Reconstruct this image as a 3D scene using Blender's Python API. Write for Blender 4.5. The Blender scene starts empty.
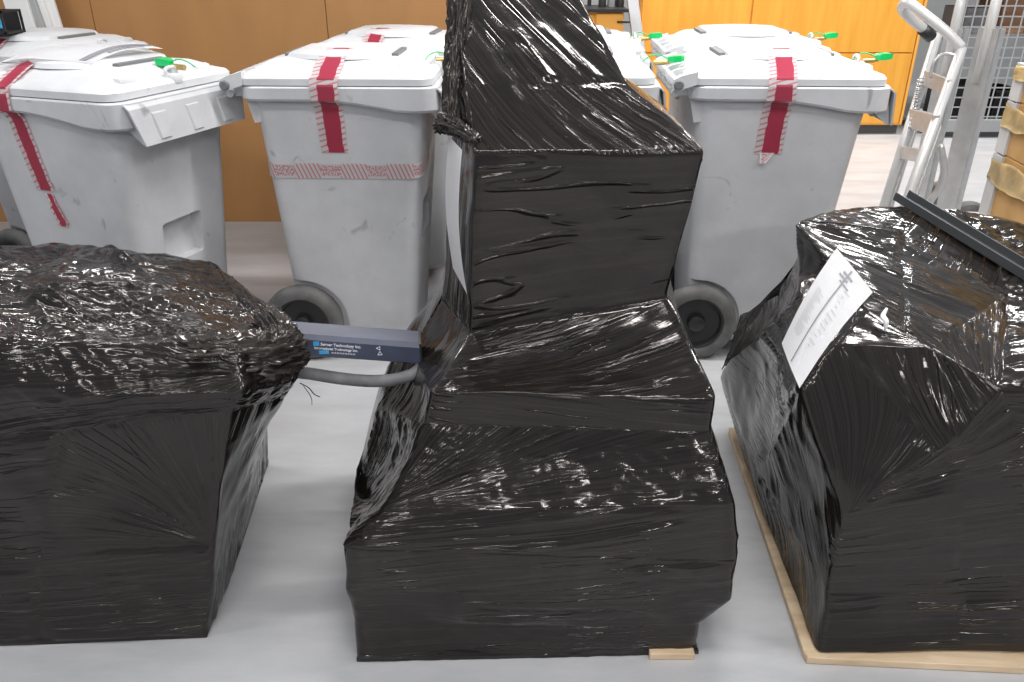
import bpy, bmesh, math, random
import numpy as np
from mathutils import Vector, Matrix, noise as mnoise

random.seed(4)
sc = bpy.context.scene
COL = sc.collection

# ------------------------------------------------------------------ camera, light, exposure
FPX, PITCH, EYE = 800.0, math.radians(26.0), 1.42
cam_data = bpy.data.cameras.new('camera')
cam_data.sensor_width = 36.0
cam_data.lens = FPX / 1024.0 * 36.0
cam_data.clip_end = 60
cam = bpy.data.objects.new('camera', cam_data)
COL.objects.link(cam)
cam.location = (0, 0, EYE)
cam.rotation_euler = (math.pi / 2 - PITCH, 0, 0)
sc.camera = cam

sc.view_settings.view_transform = 'Standard'
sc.view_settings.look = 'None'
sc.view_settings.gamma = 1.0
sc.view_settings.use_curve_mapping = False
sc.view_settings.exposure = 0.12

world = bpy.data.worlds.new('warehouse_air')
sc.world = world
world.use_nodes = True
bg = world.node_tree.nodes['Background']
bg.inputs['Color'].default_value = (0.86, 0.90, 1.0, 1)
bg.inputs['Strength'].default_value = 0.36


def lamp(name, loc, sx, sy, watts, col=(1, 0.98, 0.96), rot=(0, 0, 0)):
    l = bpy.data.lights.new(name, 'AREA')
    l.shape = 'RECTANGLE'
    l.size, l.size_y = sx, sy
    l.energy = watts
    l.color = col
    o = bpy.data.objects.new(name, l)
    COL.objects.link(o)
    o.location = loc
    o.rotation_euler = rot
    return o


# rows of ceiling tubes
LAMPS = [(-2.5, 0.9, 20), (0.2, 0.7, 26), (2.7, 0.9, 28),
         (-2.1, 2.5, 24), (0.4, 2.55, 46), (2.4, 2.6, 62),
         (-3.0, 6.4, 60), (-0.8, 6.4, 60), (1.4, 6.4, 90), (3.9, 6.4, 90),
         (-1.6, -1.2, 22), (1.2, -1.2, 26),
         (-1.4, -4.0, 80), (1.4, -4.0, 90)]
for (lx, ly, lw) in LAMPS:
    lamp('ceiling_lamp', (lx, ly, 3.3), 1.2, 0.12, lw)

CP, SP = math.cos(PITCH), math.sin(PITCH)


def at(px, py, d):
    """point at forward distance d that the photo shows at px, py"""
    a, b = (px - 512) / FPX, (341 - py) / FPX
    r = Vector((a, CP + b * SP, -SP + b * CP))
    t = d / r.y
    return Vector((r.x * t, d, EYE + r.z * t))


def onz(px, py, z):
    a, b = (px - 512) / FPX, (341 - py) / FPX
    r = Vector((a, CP + b * SP, -SP + b * CP))
    t = (z - EYE) / r.z
    return Vector((r.x * t, r.y * t, z))


# ------------------------------------------------------------------ materials
def nodes_of(name):
    m = bpy.data.materials.new(name)
    m.use_nodes = True
    nt = m.node_tree
    return m, nt, nt.nodes['Principled BSDF']


def N(nt, kind, **kw):
    n = nt.nodes.new(kind)
    for k, v in kw.items():
        setattr(n, k, v)
    return n


def mat_plain(name, col, rough=0.5, metal=0.0, var=0.0, scale=6.0, bump=0.0, spec=0.5, bscale=None):
    m, nt, b = nodes_of(name)
    b.inputs['Roughness'].default_value = rough
    b.inputs['Metallic'].default_value = metal
    b.inputs['Specular IOR Level'].default_value = spec
    b.inputs['Base Color'].default_value = (*col, 1)
    if var or bump:
        tc = N(nt, 'ShaderNodeTexCoord')
        nz = N(nt, 'ShaderNodeTexNoise')
        nz.inputs['Scale'].default_value = scale
        nz.inputs['Detail'].default_value = 6
        nt.links.new(tc.outputs['Object'], nz.inputs['Vector'])
        if var:
            r = N(nt, 'ShaderNodeValToRGB')
            r.color_ramp.elements[0].position = 0.3
            r.color_ramp.elements[1].position = 0.7
            r.color_ramp.elements[0].color = (*[c * (1 - var) for c in col], 1)
            r.color_ramp.elements[1].color = (*[min(1, c * (1 + var)) for c in col], 1)
            nt.links.new(nz.outputs['Fac'], r.inputs['Fac'])
            nt.links.new(r.outputs['Color'], b.inputs['Base Color'])
        if bump:
            bp = N(nt, 'ShaderNodeBump')
            bp.inputs['Distance'].default_value = 0.004
            bp.inputs['Strength'].default_value = bump
            src = nz
            if bscale:
                src = N(nt, 'ShaderNodeTexNoise')
                src.inputs['Scale'].default_value = bscale
                nt.links.new(tc.outputs['Object'], src.inputs['Vector'])
            nt.links.new(src.outputs['Fac'], bp.inputs['Height'])
            nt.links.new(bp.outputs['Normal'], b.inputs['Normal'])
    return m


def mat_film(name, bump=0.30, base=0.010):
    """black stretch film: fine pleats run along the u axis of the Pleat map"""
    m, nt, b = nodes_of(name)
    L = nt.links.new
    uv = N(nt, 'ShaderNodeUVMap')
    uv.uv_map = 'Pleat'
    tc = N(nt, 'ShaderNodeTexCoord')

    def stretched(su, sv, detail, dist):
        mp = N(nt, 'ShaderNodeMapping')
        mp.inputs['Scale'].default_value = (su, sv, 1)
        L(uv.outputs['UV'], mp.inputs['Vector'])
        t = N(nt, 'ShaderNodeTexNoise')
        t.noise_dimensions = '2D'
        t.inputs['Scale'].default_value = 1.0
        t.inputs['Detail'].default_value = detail
        t.inputs['Distortion'].default_value = dist
        L(mp.outputs['Vector'], t.inputs['Vector'])
        return t
    fine = stretched(3, 150, 3, 0.1)
    broad = stretched(1.5, 30, 1, 0.2)
    # where the film lies smooth and where it is ruched
    patch = N(nt, 'ShaderNodeTexNoise')
    patch.inputs['Scale'].default_value = 4.0
    patch.inputs['Detail'].default_value = 2
    L(tc.outputs['Object'], patch.inputs['Vector'])
    mr = N(nt, 'ShaderNodeMapRange')
    mr.inputs['From Min'].default_value = 0.46
    mr.inputs['From Max'].default_value = 0.60
    mr.inputs['To Min'].default_value = 0.05
    mr.inputs['To Max'].default_value = 1.0
    L(patch.outputs['Fac'], mr.inputs['Value'])
    def creases(tex, w):
        s_ = N(nt, 'ShaderNodeMath', operation='SUBTRACT')
        s_.inputs[1].default_value = 0.5
        L(tex.outputs['Fac'], s_.inputs[0])
        a_ = N(nt, 'ShaderNodeMath', operation='ABSOLUTE')
        L(s_.outputs[0], a_.inputs[0])
        m_ = N(nt, 'ShaderNodeMapRange', interpolation_type='SMOOTHSTEP')
        m_.inputs['From Max'].default_value = w
        m_.inputs['To Min'].default_value = 1.0
        m_.inputs['To Max'].default_value = 0.0
        L(a_.outputs[0], m_.inputs['Value'])
        return m_.outputs['Result']
    fold = stretched(2.0, 38, 1.6, 0.10)
    c_ = creases(fold, 0.040)
    sm = N(nt, 'ShaderNodeMath', operation='MULTIPLY_ADD')
    L(fine.outputs['Fac'], sm.inputs[0])
    sm.inputs[1].default_value = 0.10
    L(c_, sm.inputs[2])
    mul = N(nt, 'ShaderNodeMath', operation='MULTIPLY')
    L(sm.outputs[0], mul.inputs[0])
    L(mr.outputs['Result'], mul.inputs[1])
    b1 = N(nt, 'ShaderNodeBump')
    b1.inputs['Strength'].default_value = bump
    b1.inputs['Distance'].default_value = 0.0035
    L(broad.outputs['Fac'], b1.inputs['Height'])
    b2 = N(nt, 'ShaderNodeBump')
    b2.inputs['Strength'].default_value = min(1.0, bump * 3.0)
    b2.inputs['Distance'].default_value = 0.0042
    L(mul.outputs[0], b2.inputs['Height'])
    L(b1.outputs['Normal'], b2.inputs['Normal'])
    # small crinkles everywhere
    cr = N(nt, 'ShaderNodeTexNoise')
    cr.inputs['Scale'].default_value = 38
    cr.inputs['Detail'].default_value = 4
    L(tc.outputs['Object'], cr.inputs['Vector'])
    b3 = N(nt, 'ShaderNodeBump')
    b3.inputs['Strength'].default_value = 0.07
    b3.inputs['Distance'].default_value = 0.01
    L(cr.outputs['Fac'], b3.inputs['Height'])
    L(b2.outputs['Normal'], b3.inputs['Normal'])
    L(b3.outputs['Normal'], b.inputs['Normal'])
    rr = N(nt, 'ShaderNodeMapRange')
    rr.inputs['To Min'].default_value = 0.05
    rr.inputs['To Max'].default_value = 0.17
    L(broad.outputs['Fac'], rr.inputs['Value'])
    L(rr.outputs['Result'], b.inputs['Roughness'])
    cc = N(nt, 'ShaderNodeValToRGB')
    cc.color_ramp.elements[0].position = 0.35
    cc.color_ramp.elements[1].position = 0.72
    cc.color_ramp.elements[0].color = (base * 0.8, base * 0.70, base * 0.62, 1)
    cc.color_ramp.elements[1].color = (base * 1.9, base * 1.62, base * 1.42, 1)
    L(fine.outputs['Fac'], cc.inputs['Fac'])
    L(cc.outputs['Color'], b.inputs['Base Color'])
    b.inputs['IOR'].default_value = 1.45
    b.inputs['Specular IOR Level'].default_value = 0.5
    b.inputs['Specular Tint'].default_value = (1.0, 0.95, 0.93, 1)
    return m


def mat_tape(name, mode):
    """security tape; uv u across 0..1, v along in metres"""
    m, nt, b = nodes_of(name)
    L = nt.links.new
    uv = N(nt, 'ShaderNodeUVMap')
    uv.uv_map = 'Tape'
    sep = N(nt, 'ShaderNodeSeparateXYZ')
    L(uv.outputs['UV'], sep.inputs[0])

    def M(op, a, c=None):
        n = N(nt, 'ShaderNodeMath', operation=op)
        for i, q in enumerate((a, c)):
            if q is None:
                continue
            if isinstance(q, (int, float)):
                n.inputs[i].default_value = q
            else:
                L(q, n.inputs[i])
        return n.outputs[0]
    u, v = sep.outputs[0], sep.outputs[1]
    red, pink, white = (0.62, 0.075, 0.135, 1), (0.80, 0.36, 0.40, 1), (0.86, 0.82, 0.82, 1)
    mix = N(nt, 'ShaderNodeMix', data_type='RGBA')
    mix.inputs['A'].default_value = white
    if mode == 'red':
        # stripes outside, solid red within the middle band
        st = M('GREATER_THAN', M('SINE', M('ADD', M('MULTIPLY', u, 10.0), M('MULTIPLY', v, 330.0))), 0.55)
        mix.inputs['B'].default_value = pink
        L(st, mix.inputs['Factor'])
        band = M('LESS_THAN', M('ABSOLUTE', M('SUBTRACT', u, 0.56)), 0.30)
        gap = M('GREATER_THAN', M('ABSOLUTE', M('SUBTRACT', v, 0.30)), 0.007)
        mix2 = N(nt, 'ShaderNodeMix', data_type='RGBA')
        L(mix.outputs['Result'], mix2.inputs['A'])
        mix2.inputs['B'].default_value = red
        L(M('MULTIPLY', band, gap), mix2.inputs['Factor'])
        L(mix2.outputs['Result'], b.inputs['Base Color'])
    else:
        ph = M('FRACT', M('MULTIPLY', v, 6.2))
        block = M('LESS_THAN', ph, 0.42)
        st = M('GREATER_THAN', M('SINE', M('ADD', M('MULTIPLY', u, 9.0), M('MULTIPLY', v, 420.0))), 0.45)
        nz = N(nt, 'ShaderNodeTexNoise')
        nz.noise_dimensions = '2D'
        mp = N(nt, 'ShaderNodeMapping')
        mp.inputs['Scale'].default_value = (8, 180, 1)
        L(uv.outputs['UV'], mp.inputs['Vector'])
        nz.inputs['Scale'].default_value = 1
        L(mp.outputs['Vector'], nz.inputs['Vector'])
        words = M('GREATER_THAN', nz.outputs['Fac'], 0.5)
        inner = M('LESS_THAN', M('ABSOLUTE', M('SUBTRACT', u, 0.5)), 0.34)
        words = M('MULTIPLY', words, inner)
        f = M('ADD', M('MULTIPLY', block, words), M('MULTIPLY', M('SUBTRACT', 1.0, block), st))
        mix.inputs['B'].default_value = (0.72, 0.33, 0.37, 1)
        L(f, mix.inputs['Factor'])
        L(mix.outputs['Result'], b.inputs['Base Color'])
    b.inputs['Roughness'].default_value = 0.35
    return m


def mat_bin(name, col):
    m, nt, b = nodes_of(name)
    L = nt.links.new
    tc = N(nt, 'ShaderNodeTexCoord')
    oi = N(nt, 'ShaderNodeObjectInfo')
    addv = N(nt, 'ShaderNodeVectorMath', operation='ADD')
    cmb = N(nt, 'ShaderNodeCombineXYZ')
    mm = N(nt, 'ShaderNodeMath', operation='MULTIPLY')
    mm.inputs[1].default_value = 30
    L(oi.outputs['Random'], mm.inputs[0])
    L(mm.outputs[0], cmb.inputs[0])
    L(tc.outputs['Object'], addv.inputs[0])
    L(cmb.outputs[0], addv.inputs[1])
    a = N(nt, 'ShaderNodeTexNoise')
    a.inputs['Scale'].default_value = 4.0
    a.inputs['Detail'].default_value = 8
    a.inputs['Roughness'].default_value = 0.6
    L(addv.outputs[0], a.inputs['Vector'])
    r = N(nt, 'ShaderNodeValToRGB')
    r.color_ramp.elements[0].position = 0.22
    r.color_ramp.elements[1].position = 0.6
    r.color_ramp.elements[0].color = (*[c * 0.80 for c in col], 1)
    r.color_ramp.elements[1].color = (*[c * 1.04 for c in col], 1)
    L(a.outputs['Fac'], r.inputs['Fac'])
    s = N(nt, 'ShaderNodeTexNoise')       # scuffs
    s.inputs['Scale'].default_value = 9.0
    s.inputs['Detail'].default_value = 5
    s.inputs['Distortion'].default_value = 1.2
    L(addv.outputs[0], s.inputs['Vector'])
    r2 = N(nt, 'ShaderNodeValToRGB')
    r2.color_ramp.elements[0].position = 0.66
    r2.color_ramp.elements[1].position = 0.76
    L(s.outputs['Fac'], r2.inputs['Fac'])
    mix = N(nt, 'ShaderNodeMix', data_type='RGBA')
    mix.blend_type = 'MULTIPLY'
    L(r.outputs['Color'], mix.inputs['A'])
    mix.inputs['B'].default_value = (0.55, 0.54, 0.53, 1)
    L(r2.outputs['Color'], mix.inputs['Factor'])
    L(mix.outputs['Result'], b.inputs['Base Color'])
    b.inputs['Roughness'].default_value = 0.48
    return m


def mat_floor():
    m, nt, b = nodes_of('grey epoxy floor')
    L = nt.links.new
    tc = N(nt, 'ShaderNodeTexCoord')
    mp = N(nt, 'ShaderNodeMapping')
    mp.inputs['Scale'].default_value = (0.9, 3.2, 1)
    L(tc.outputs['Object'], mp.inputs['Vector'])
    a = N(nt, 'ShaderNodeTexNoise')
    a.inputs['Scale'].default_value = 2.5
    a.inputs['Detail'].default_value = 8
    a.inputs['Roughness'].default_value = 0.65
    L(mp.outputs['Vector'], a.inputs['Vector'])
    r = N(nt, 'ShaderNodeValToRGB')
    r.color_ramp.elements[0].position = 0.3
    r.color_ramp.elements[1].position = 0.66
    r.color_ramp.elements[0].color = (0.39, 0.395, 0.405, 1)
    r.color_ramp.elements[1].color = (0.51, 0.515, 0.525, 1)
    L(a.outputs['Fac'], r.inputs['Fac'])
    L(r.outputs['Color'], b.inputs['Base Color'])
    rr = N(nt, 'ShaderNodeMapRange')
    rr.inputs['To Min'].default_value = 0.22
    rr.inputs['To Max'].default_value = 0.5
    L(a.outputs['Fac'], rr.inputs['Value'])
    L(rr.outputs['Result'], b.inputs['Roughness'])
    return m


def mat_wood(name, c0, c1, scale=(1.0, 14.0, 14.0), rough=0.55):
    m, nt, b = nodes_of(name)
    L = nt.links.new
    tc = N(nt, 'ShaderNodeTexCoord')
    mp = N(nt, 'ShaderNodeMapping')
    mp.inputs['Scale'].default_value = scale
    L(tc.outputs['Object'], mp.inputs['Vector'])
    a = N(nt, 'ShaderNodeTexNoise')
    a.inputs['Scale'].default_value = 2.0
    a.inputs['Detail'].default_value = 6
    a.inputs['Distortion'].default_value = 0.4
    L(mp.outputs['Vector'], a.inputs['Vector'])
    r = N(nt, 'ShaderNodeValToRGB')
    r.color_ramp.elements[0].position = 0.3
    r.color_ramp.elements[1].position = 0.7
    r.color_ramp.elements[0].color = (*c0, 1)
    r.color_ramp.elements[1].color = (*c1, 1)
    L(a.outputs['Fac'], r.inputs['Fac'])
    L(r.outputs['Color'], b.inputs['Base Color'])
    b.inputs['Roughness'].default_value = rough
    return m


FILM = mat_film('black stretch film')
FILM_LOOSE = mat_film('loose black film', bump=0.5, base=0.028)
BIN = mat_bin('grey bin plastic', (0.56, 0.565, 0.58))
LID = mat_bin('lit lid plastic', (0.66, 0.67, 0.68))  # paler than the bins: light from above is painted into the lid colour
RUBBER = mat_plain('dusty tyre rubber', (0.13, 0.128, 0.125), 0.75, var=0.4, scale=12)
HUB = mat_plain('black hub plastic', (0.018, 0.018, 0.02), 0.45)
CAP_AND_SHADE = mat_plain('grey hinge cap and slot shade', (0.16, 0.165, 0.17), 0.5)  # hinge caps, and the painted shade of the lid openings
TAPE_RED = mat_tape('red security tape', 'red')
TAPE_WHITE = mat_tape('white printed security tape', 'white')
GREEN = mat_plain('green seal plastic', (0.0, 0.52, 0.13), 0.3)
BRASS = mat_plain('brass', (0.55, 0.40, 0.16), 0.35, metal=0.8)
STEEL = mat_plain('bare steel', (0.55, 0.55, 0.55), 0.35, metal=0.9)
ALU = mat_plain('brushed aluminium', (0.50, 0.50, 0.49), 0.38, metal=0.6, var=0.08, scale=20)
ALU_WHITE = mat_plain('pale aluminium tube', (0.60, 0.60, 0.59), 0.35, metal=0.3)
BLACK = mat_plain('black plastic', (0.015, 0.015, 0.016), 0.45)
GREY_RAIL = mat_plain('dark grey painted steel', (0.075, 0.08, 0.085), 0.42, metal=0.3)
NAVY = mat_plain('navy painted steel', (0.045, 0.055, 0.095), 0.42, var=0.15, scale=15)
CORD = mat_plain('grey rubber cord', (0.15, 0.15, 0.155), 0.6, var=0.25, scale=25)
PAPER = mat_plain('white paper', (0.86, 0.86, 0.87), 0.7)
INK = mat_plain('grey print', (0.22, 0.22, 0.24), 0.8)
INK_LIGHT = mat_plain('light grey print', (0.46, 0.46, 0.48), 0.8)
CYAN = mat_plain('bright blue print', (0.05, 0.38, 0.72), 0.5)
WHITE_PRINT = mat_plain('white print', (0.75, 0.76, 0.80), 0.6)
PALLET = mat_wood('pale pallet wood', (0.50, 0.36, 0.22), (0.72, 0.56, 0.38), (3, 16, 16))
BROWN = mat_wood('brown board wall', (0.41, 0.205, 0.072), (0.47, 0.24, 0.086), (3.0, 3.0, 1.0), 0.6)
ORANGE = mat_wood('orange wood veneer', (0.74, 0.33, 0.035), (0.84, 0.41, 0.055), (8.0, 8.0, 0.8), 0.4)
ORANGE_EDGE = mat_plain('orange veneer edge', (0.85, 0.42, 0.07), 0.45)
PLINTH = mat_plain('dark grey plinth', (0.10, 0.10, 0.105), 0.6)
GREYBOARD = mat_plain('grey board', (0.22, 0.22, 0.23), 0.55, var=0.1)
WHITEBOARD = mat_plain('white board', (0.74, 0.74, 0.73), 0.5, var=0.04)
CARD = mat_wood('tan cardboard', (0.48, 0.27, 0.09), (0.58, 0.34, 0.13), (4, 4, 4), 0.75)
CARD_BROWN = mat_plain('brown cardboard', (0.30, 0.16, 0.09), 0.75, var=0.1)
YFILM = mat_plain('yellowed packing film', (0.74, 0.58, 0.30), 0.3, var=0.3, scale=14, bump=0.8)
CORNER = mat_plain('pale corner board', (0.55, 0.54, 0.53), 0.5, var=0.1)
WIRE = mat_plain('galvanised wire', (0.50, 0.51, 0.51), 0.45, metal=0.5)
CAGEGREY = mat_plain('grey cage steel', (0.36, 0.37, 0.37), 0.5, metal=0.2)
WALLGREY = mat_plain('grey rear wall paint', (0.40, 0.41, 0.41), 0.7, var=0.06)
FLOOR = mat_floor()


# ------------------------------------------------------------------ mesh helpers
def link_mesh(name, me, mat, parent=None, smooth=False):
    o = bpy.data.objects.new(name, me)
    COL.objects.link(o)
    if mat:
        for mm in (mat if isinstance(mat, (list, tuple)) else [mat]):
            me.materials.append(mm)
    if smooth:
        me.polygons.foreach_set('use_smooth', [True] * len(me.polygons))
    if parent:
        o.parent = parent
    return o


def obj(name, bm, mat, parent=None, smooth=False, angle=None):
    me = bpy.data.meshes.new(name)
    bmesh.ops.recalc_face_normals(bm, faces=bm.faces)
    if angle:
        for e in bm.edges:
            if len(e.link_faces) == 2 and e.calc_face_angle(0) > math.radians(angle):
                e.smooth = False
    bm.to_mesh(me)
    bm.free()
    return link_mesh(name, me, mat, parent, smooth or bool(angle))


def tag(o, label, cat, group=None):
    o['label'], o['category'] = label, cat
    if group:
        o['group'] = group
    return o


def thing(name, label, cat, loc=(0, 0, 0), rz=0.0, group=None):
    o = bpy.data.objects.new(name, None)
    o.empty_display_size = 0.1
    COL.objects.link(o)
    o.location = loc
    o.rotation_euler = (0, 0, rz)
    return tag(o, label, cat, group)


def struct(o):
    o['kind'] = 'structure'
    return o


def box(bm, c, s, rot=None, bevel=0.0):
    r = bmesh.ops.create_cube(bm, size=1.0)
    vs = r['verts']
    M = Matrix.Translation(Vector(c)) @ (rot.to_4x4() if rot else Matrix()) @ Matrix.Diagonal((*s, 1))
    bmesh.ops.transform(bm, matrix=M, verts=vs)
    if bevel:
        es = list({e for v in vs for e in v.link_edges})
        bmesh.ops.bevel(bm, geom=es, offset=bevel, segments=2, affect='EDGES', profile=0.5)
    return vs


def boxes(*items, bevel=0.0):
    bm = bmesh.new()
    for it in items:
        box(bm, *it, bevel=bevel)
    return bm


def loft(bm, rings, cap0=True, cap1=True):
    vr = [[bm.verts.new(p) for p in r] for r in rings]
    n = len(rings[0])
    for a, b in zip(vr, vr[1:]):
        for i in range(n):
            bm.faces.new((a[i], a[(i + 1) % n], b[(i + 1) % n], b[i]))
    if cap0:
        bm.faces.new(list(reversed(vr[0])))
    if cap1:
        bm.faces.new(vr[-1])
    return vr


def rrect(x0, x1, hw, r, z, n=6, zf=None, y0=None):
    pts = []
    ylo = -hw if y0 is None else y0
    for (cx, cy, a0) in ((x1 - r, hw - r, 0), (x0 + r, hw - r, 90), (x0 + r, ylo + r, 180), (x1 - r, ylo + r, 270)):
        for k in range(n + 1):
            a = math.radians(a0 + 90 * k / n)
            x, y = cx + r * math.cos(a), cy + r * math.sin(a)
            pts.append(Vector((x, y, z if zf is None else zf(x, y, z))))
    return pts


def densify(pts, step=0.06):
    out = []
    n = len(pts)
    for i in range(n):
        a, b = pts[i], pts[(i + 1) % n]
        k = max(1, int((b - a).length / step))
        for j in range(k):
            out.append(a.lerp(b, j / k))
    return out


def tube(bm, pts, r, n=12, cap=True, closed=False):
    pts = [Vector(p) for p in pts]
    rings = []
    m = len(pts)
    up = Vector((0, 0, 1))
    prev = None
    for i, p in enumerate(pts):
        d = (pts[min(i + 1, m - 1)] - pts[max(i - 1, 0)]).normalized()
        if prev is None:
            ref = up if abs(d.dot(up)) < 0.9 else Vector((1, 0, 0))
            x = d.cross(ref).normalized()
        else:
            x = (prev - d * prev.dot(d)).normalized()
        prev = x
        y = d.cross(x)
        rr = r[i] if isinstance(r, (list, tuple)) else r
        rings.append([p + (x * math.cos(2 * math.pi * k / n) + y * math.sin(2 * math.pi * k / n)) * rr for k in range(n)])
    loft(bm, rings, cap, cap)


def spline(pts, k=8):
    pts = [Vector(p) for p in pts]
    P = [pts[0] * 2 - pts[1]] + pts + [pts[-1] * 2 - pts[-2]]
    out = []
    for i in range(1, len(P) - 2):
        for j in range(k):
            t = j / k
            a, b, c, d = P[i - 1], P[i], P[i + 1], P[i + 2]
            out.append(0.5 * ((2 * b) + (c - a) * t + (2 * a - 5 * b + 4 * c - d) * t * t + (3 * b - a - 3 * c + d) * t ** 3))
    out.append(pts[-1])
    return out


def lathe(bm, prof, axis_pt, n=36, hollow=False):
    """profile of (radius, along y) revolved about the y axis through axis_pt"""
    ax = Vector(axis_pt)
    rings = []
    for (r, y) in prof:
        rings.append([ax + Vector((r * math.cos(2 * math.pi * k / n), y, r * math.sin(2 * math.pi * k / n))) for k in range(n)])
    vr = loft(bm, rings, not hollow, not hollow)
    if hollow:
        a, b = vr[-1], vr[0]
        for i in range(n):
            bm.faces.new((a[i], a[(i + 1) % n], b[(i + 1) % n], b[i]))


# ------------------------------------------------------------------ stretch film
def vhash(ix, iy, seed):
    h = (ix.astype(np.int64) * 374761393 + iy.astype(np.int64) * 668265263 + seed * 1442695041) & 0x7fffffff
    h = ((h ^ (h >> 13)) * 1274126177) & 0x7fffffff
    h = h ^ (h >> 16)
    return (h & 0xffff) / 65535.0


def vnoise(x, y, seed=0):
    ix, iy = np.floor(x), np.floor(y)
    fx, fy = x - ix, y - iy
    fx, fy = fx * fx * (3 - 2 * fx), fy * fy * (3 - 2 * fy)
    ix, iy = ix.astype(np.int64), iy.astype(np.int64)
    a, b = vhash(ix, iy, seed), vhash(ix + 1, iy, seed)
    c, d = vhash(ix, iy + 1, seed), vhash(ix + 1, iy + 1, seed)
    return a + (b - a) * fx + (c - a) * fy + (a - b - c + d) * fx * fy


def noise3(P, scale, seed):
    """smooth value noise of world position, three planes mixed"""
    x, y, z = P[:, 0] * scale, P[:, 1] * scale, P[:, 2] * scale
    return (vnoise(x + 0.71 * z, y + 0.37 * z, seed) + vnoise(y - 0.53 * x, z + 0.61 * x, seed + 7)
            + vnoise(z - 0.43 * y, x + 0.67 * y, seed + 13)) / 1.5 - 1.0


def film(name, V, faces, parent, NN=64, seed=1, wob=0.005, smooth_it=9, mat=None):
    """V: corner points. faces: (a, b, c, d, opts), a-b along s, a-d along t, seen from outside counter-clockwise."""
    pos, index, quads, uvs = [], {}, [], []
    field = {}          # per vertex pleat height (interiors only)
    crum = {}
    sagd = {}

    def vid(key, p):
        i = index.get(key)
        if i is None:
            i = len(pos)
            index[key] = i
            pos.append(p)
        return i
    for fi, f in enumerate(faces):
        a, b, c, d = f[:4]
        o = f[4] if len(f) > 4 else {}
        n = NN // 8 if o.get('hidden') else NN
        st = NN // n
        A, B, C, D = (np.array(V[k]) for k in (a, b, c, d))
        W = 0.5 * (np.linalg.norm(B - A) + np.linalg.norm(C - D))
        H = 0.5 * (np.linalg.norm(D - A) + np.linalg.norm(C - B))
        g = np.linspace(0, 1, n + 1)
        S, T = np.meshgrid(g, g, indexing='ij')
        Pn = (A[None, None] * ((1 - S) * (1 - T))[..., None] + B * (S * (1 - T))[..., None] + C * (S * T)[..., None] + D * ((1 - S) * T)[..., None])
        X, Y = S * W, T * H
        if 'fan' in o:
            fx, fy = o['fan']
            dx, dy = X - fx * W, Y - fy * H
            R = np.sqrt(dx * dx + dy * dy) + 1e-6
            u = R
            v = np.arctan2(dy, dx) * o.get('fr', 0.28)
        else:
            an = math.radians(o.get('ang', 0))
            u = X * math.cos(an) + Y * math.sin(an)
            v = -X * math.sin(an) + Y * math.cos(an)
        v = v * o.get('vs', 1.0) + fi * 7.31
        u = u + fi * 1.7
        fq = o.get('freq', 55)
        w = vnoise(u * 3.0, v * 5.0, seed + fi) * 0.5
        h1 = vnoise(u * 1.1 + 5, v * fq + w * 2, seed + 3 * fi)
        h2 = vnoise(u * 1.7 + 9, v * fq * 2.3 + w * 3, seed + 5 * fi)
        rid = lambda q: 1 - np.abs(2 * q - 1)
        envn = np.clip((vnoise(u * 3.5, v * 7.0, seed + 11 * fi) - 0.42) * 3.0, 0.0, 1.3)
        hh = (0.7 * rid(h1) ** 1.5 + 0.4 * rid(h2)) * envn * o.get('amp', 0.005) * 0.36
        h3 = vnoise(u * 1.6 + 3, v * fq * 0.30 + w * 1.5, seed + 7 * fi + 2)
        hh = hh + o.get('crease', 0.004) * np.clip(1 - np.abs(h3 - 0.5) / 0.10, 0, 1) ** 1.5 * np.clip(envn, 0, 1)
        edge = np.minimum(np.minimum(S, 1 - S) * W, np.minimum(T, 1 - T) * H)
        fade = np.clip(edge / 0.02, 0, 1)
        fade = fade * fade * (3 - 2 * fade)
        hh = hh * fade
        sag = -o.get('sag', 0.0) * 16 * S * (1 - S) * T * (1 - T)
        ids = np.zeros((n + 1, n + 1), np.int64)
        for i in range(n + 1):
            for j in range(n + 1):
                ki, kj = i * st, j * st
                if (i in (0, n)) and (j in (0, n)):
                    key = {(0, 0): a, (n, 0): b, (n, n): c, (0, n): d}[(i, j)]
                elif j in (0, n):
                    p, q = (a, b) if j == 0 else (d, c)
                    key = (p, q, ki) if p < q else (q, p, NN - ki)
                elif i in (0, n):
                    p, q = (a, d) if i == 0 else (b, c)
                    key = (p, q, kj) if p < q else (q, p, NN - kj)
                else:
                    key = (fi, i, j, 0, 0)
                k = vid(key, Pn[i, j])
                ids[i, j] = k
                if not o.get('hidden'):
                    if len(key) == 5 if isinstance(key, tuple) else False:
                        field[k] = hh[i, j]
                        sagd[k] = sag[i, j]
                    cv = o.get('crumple', 0.0) * 0.7
                    crum[k] = max(crum.get(k, 0.0), cv) if cv else crum.get(k, 0.0)
        q = np.stack([ids[:-1, :-1], ids[1:, :-1], ids[1:, 1:], ids[:-1, 1:]], -1).reshape(-1, 4)
        quu = np.stack([u[:-1, :-1], u[1:, :-1], u[1:, 1:], u[:-1, 1:]], -1).reshape(-1, 4)
        qvv = np.stack([v[:-1, :-1], v[1:, :-1], v[1:, 1:], v[:-1, 1:]], -1).reshape(-1, 4)
        quads.append(q)
        uvs.append(np.stack([quu, qvv], -1))
    P = np.array(pos, float)
    Q = np.concatenate(quads)
    UV = np.concatenate(uvs).reshape(-1, 2)
    nv = len(P)
    E = np.concatenate([Q[:, [0, 1]], Q[:, [1, 2]], Q[:, [2, 3]], Q[:, [3, 0]]])
    E = np.unique(np.sort(E, 1), axis=0)
    deg = np.bincount(E.ravel(), minlength=nv).astype(float)[:, None]
    ground = P[:, 2] < 0.012

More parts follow.
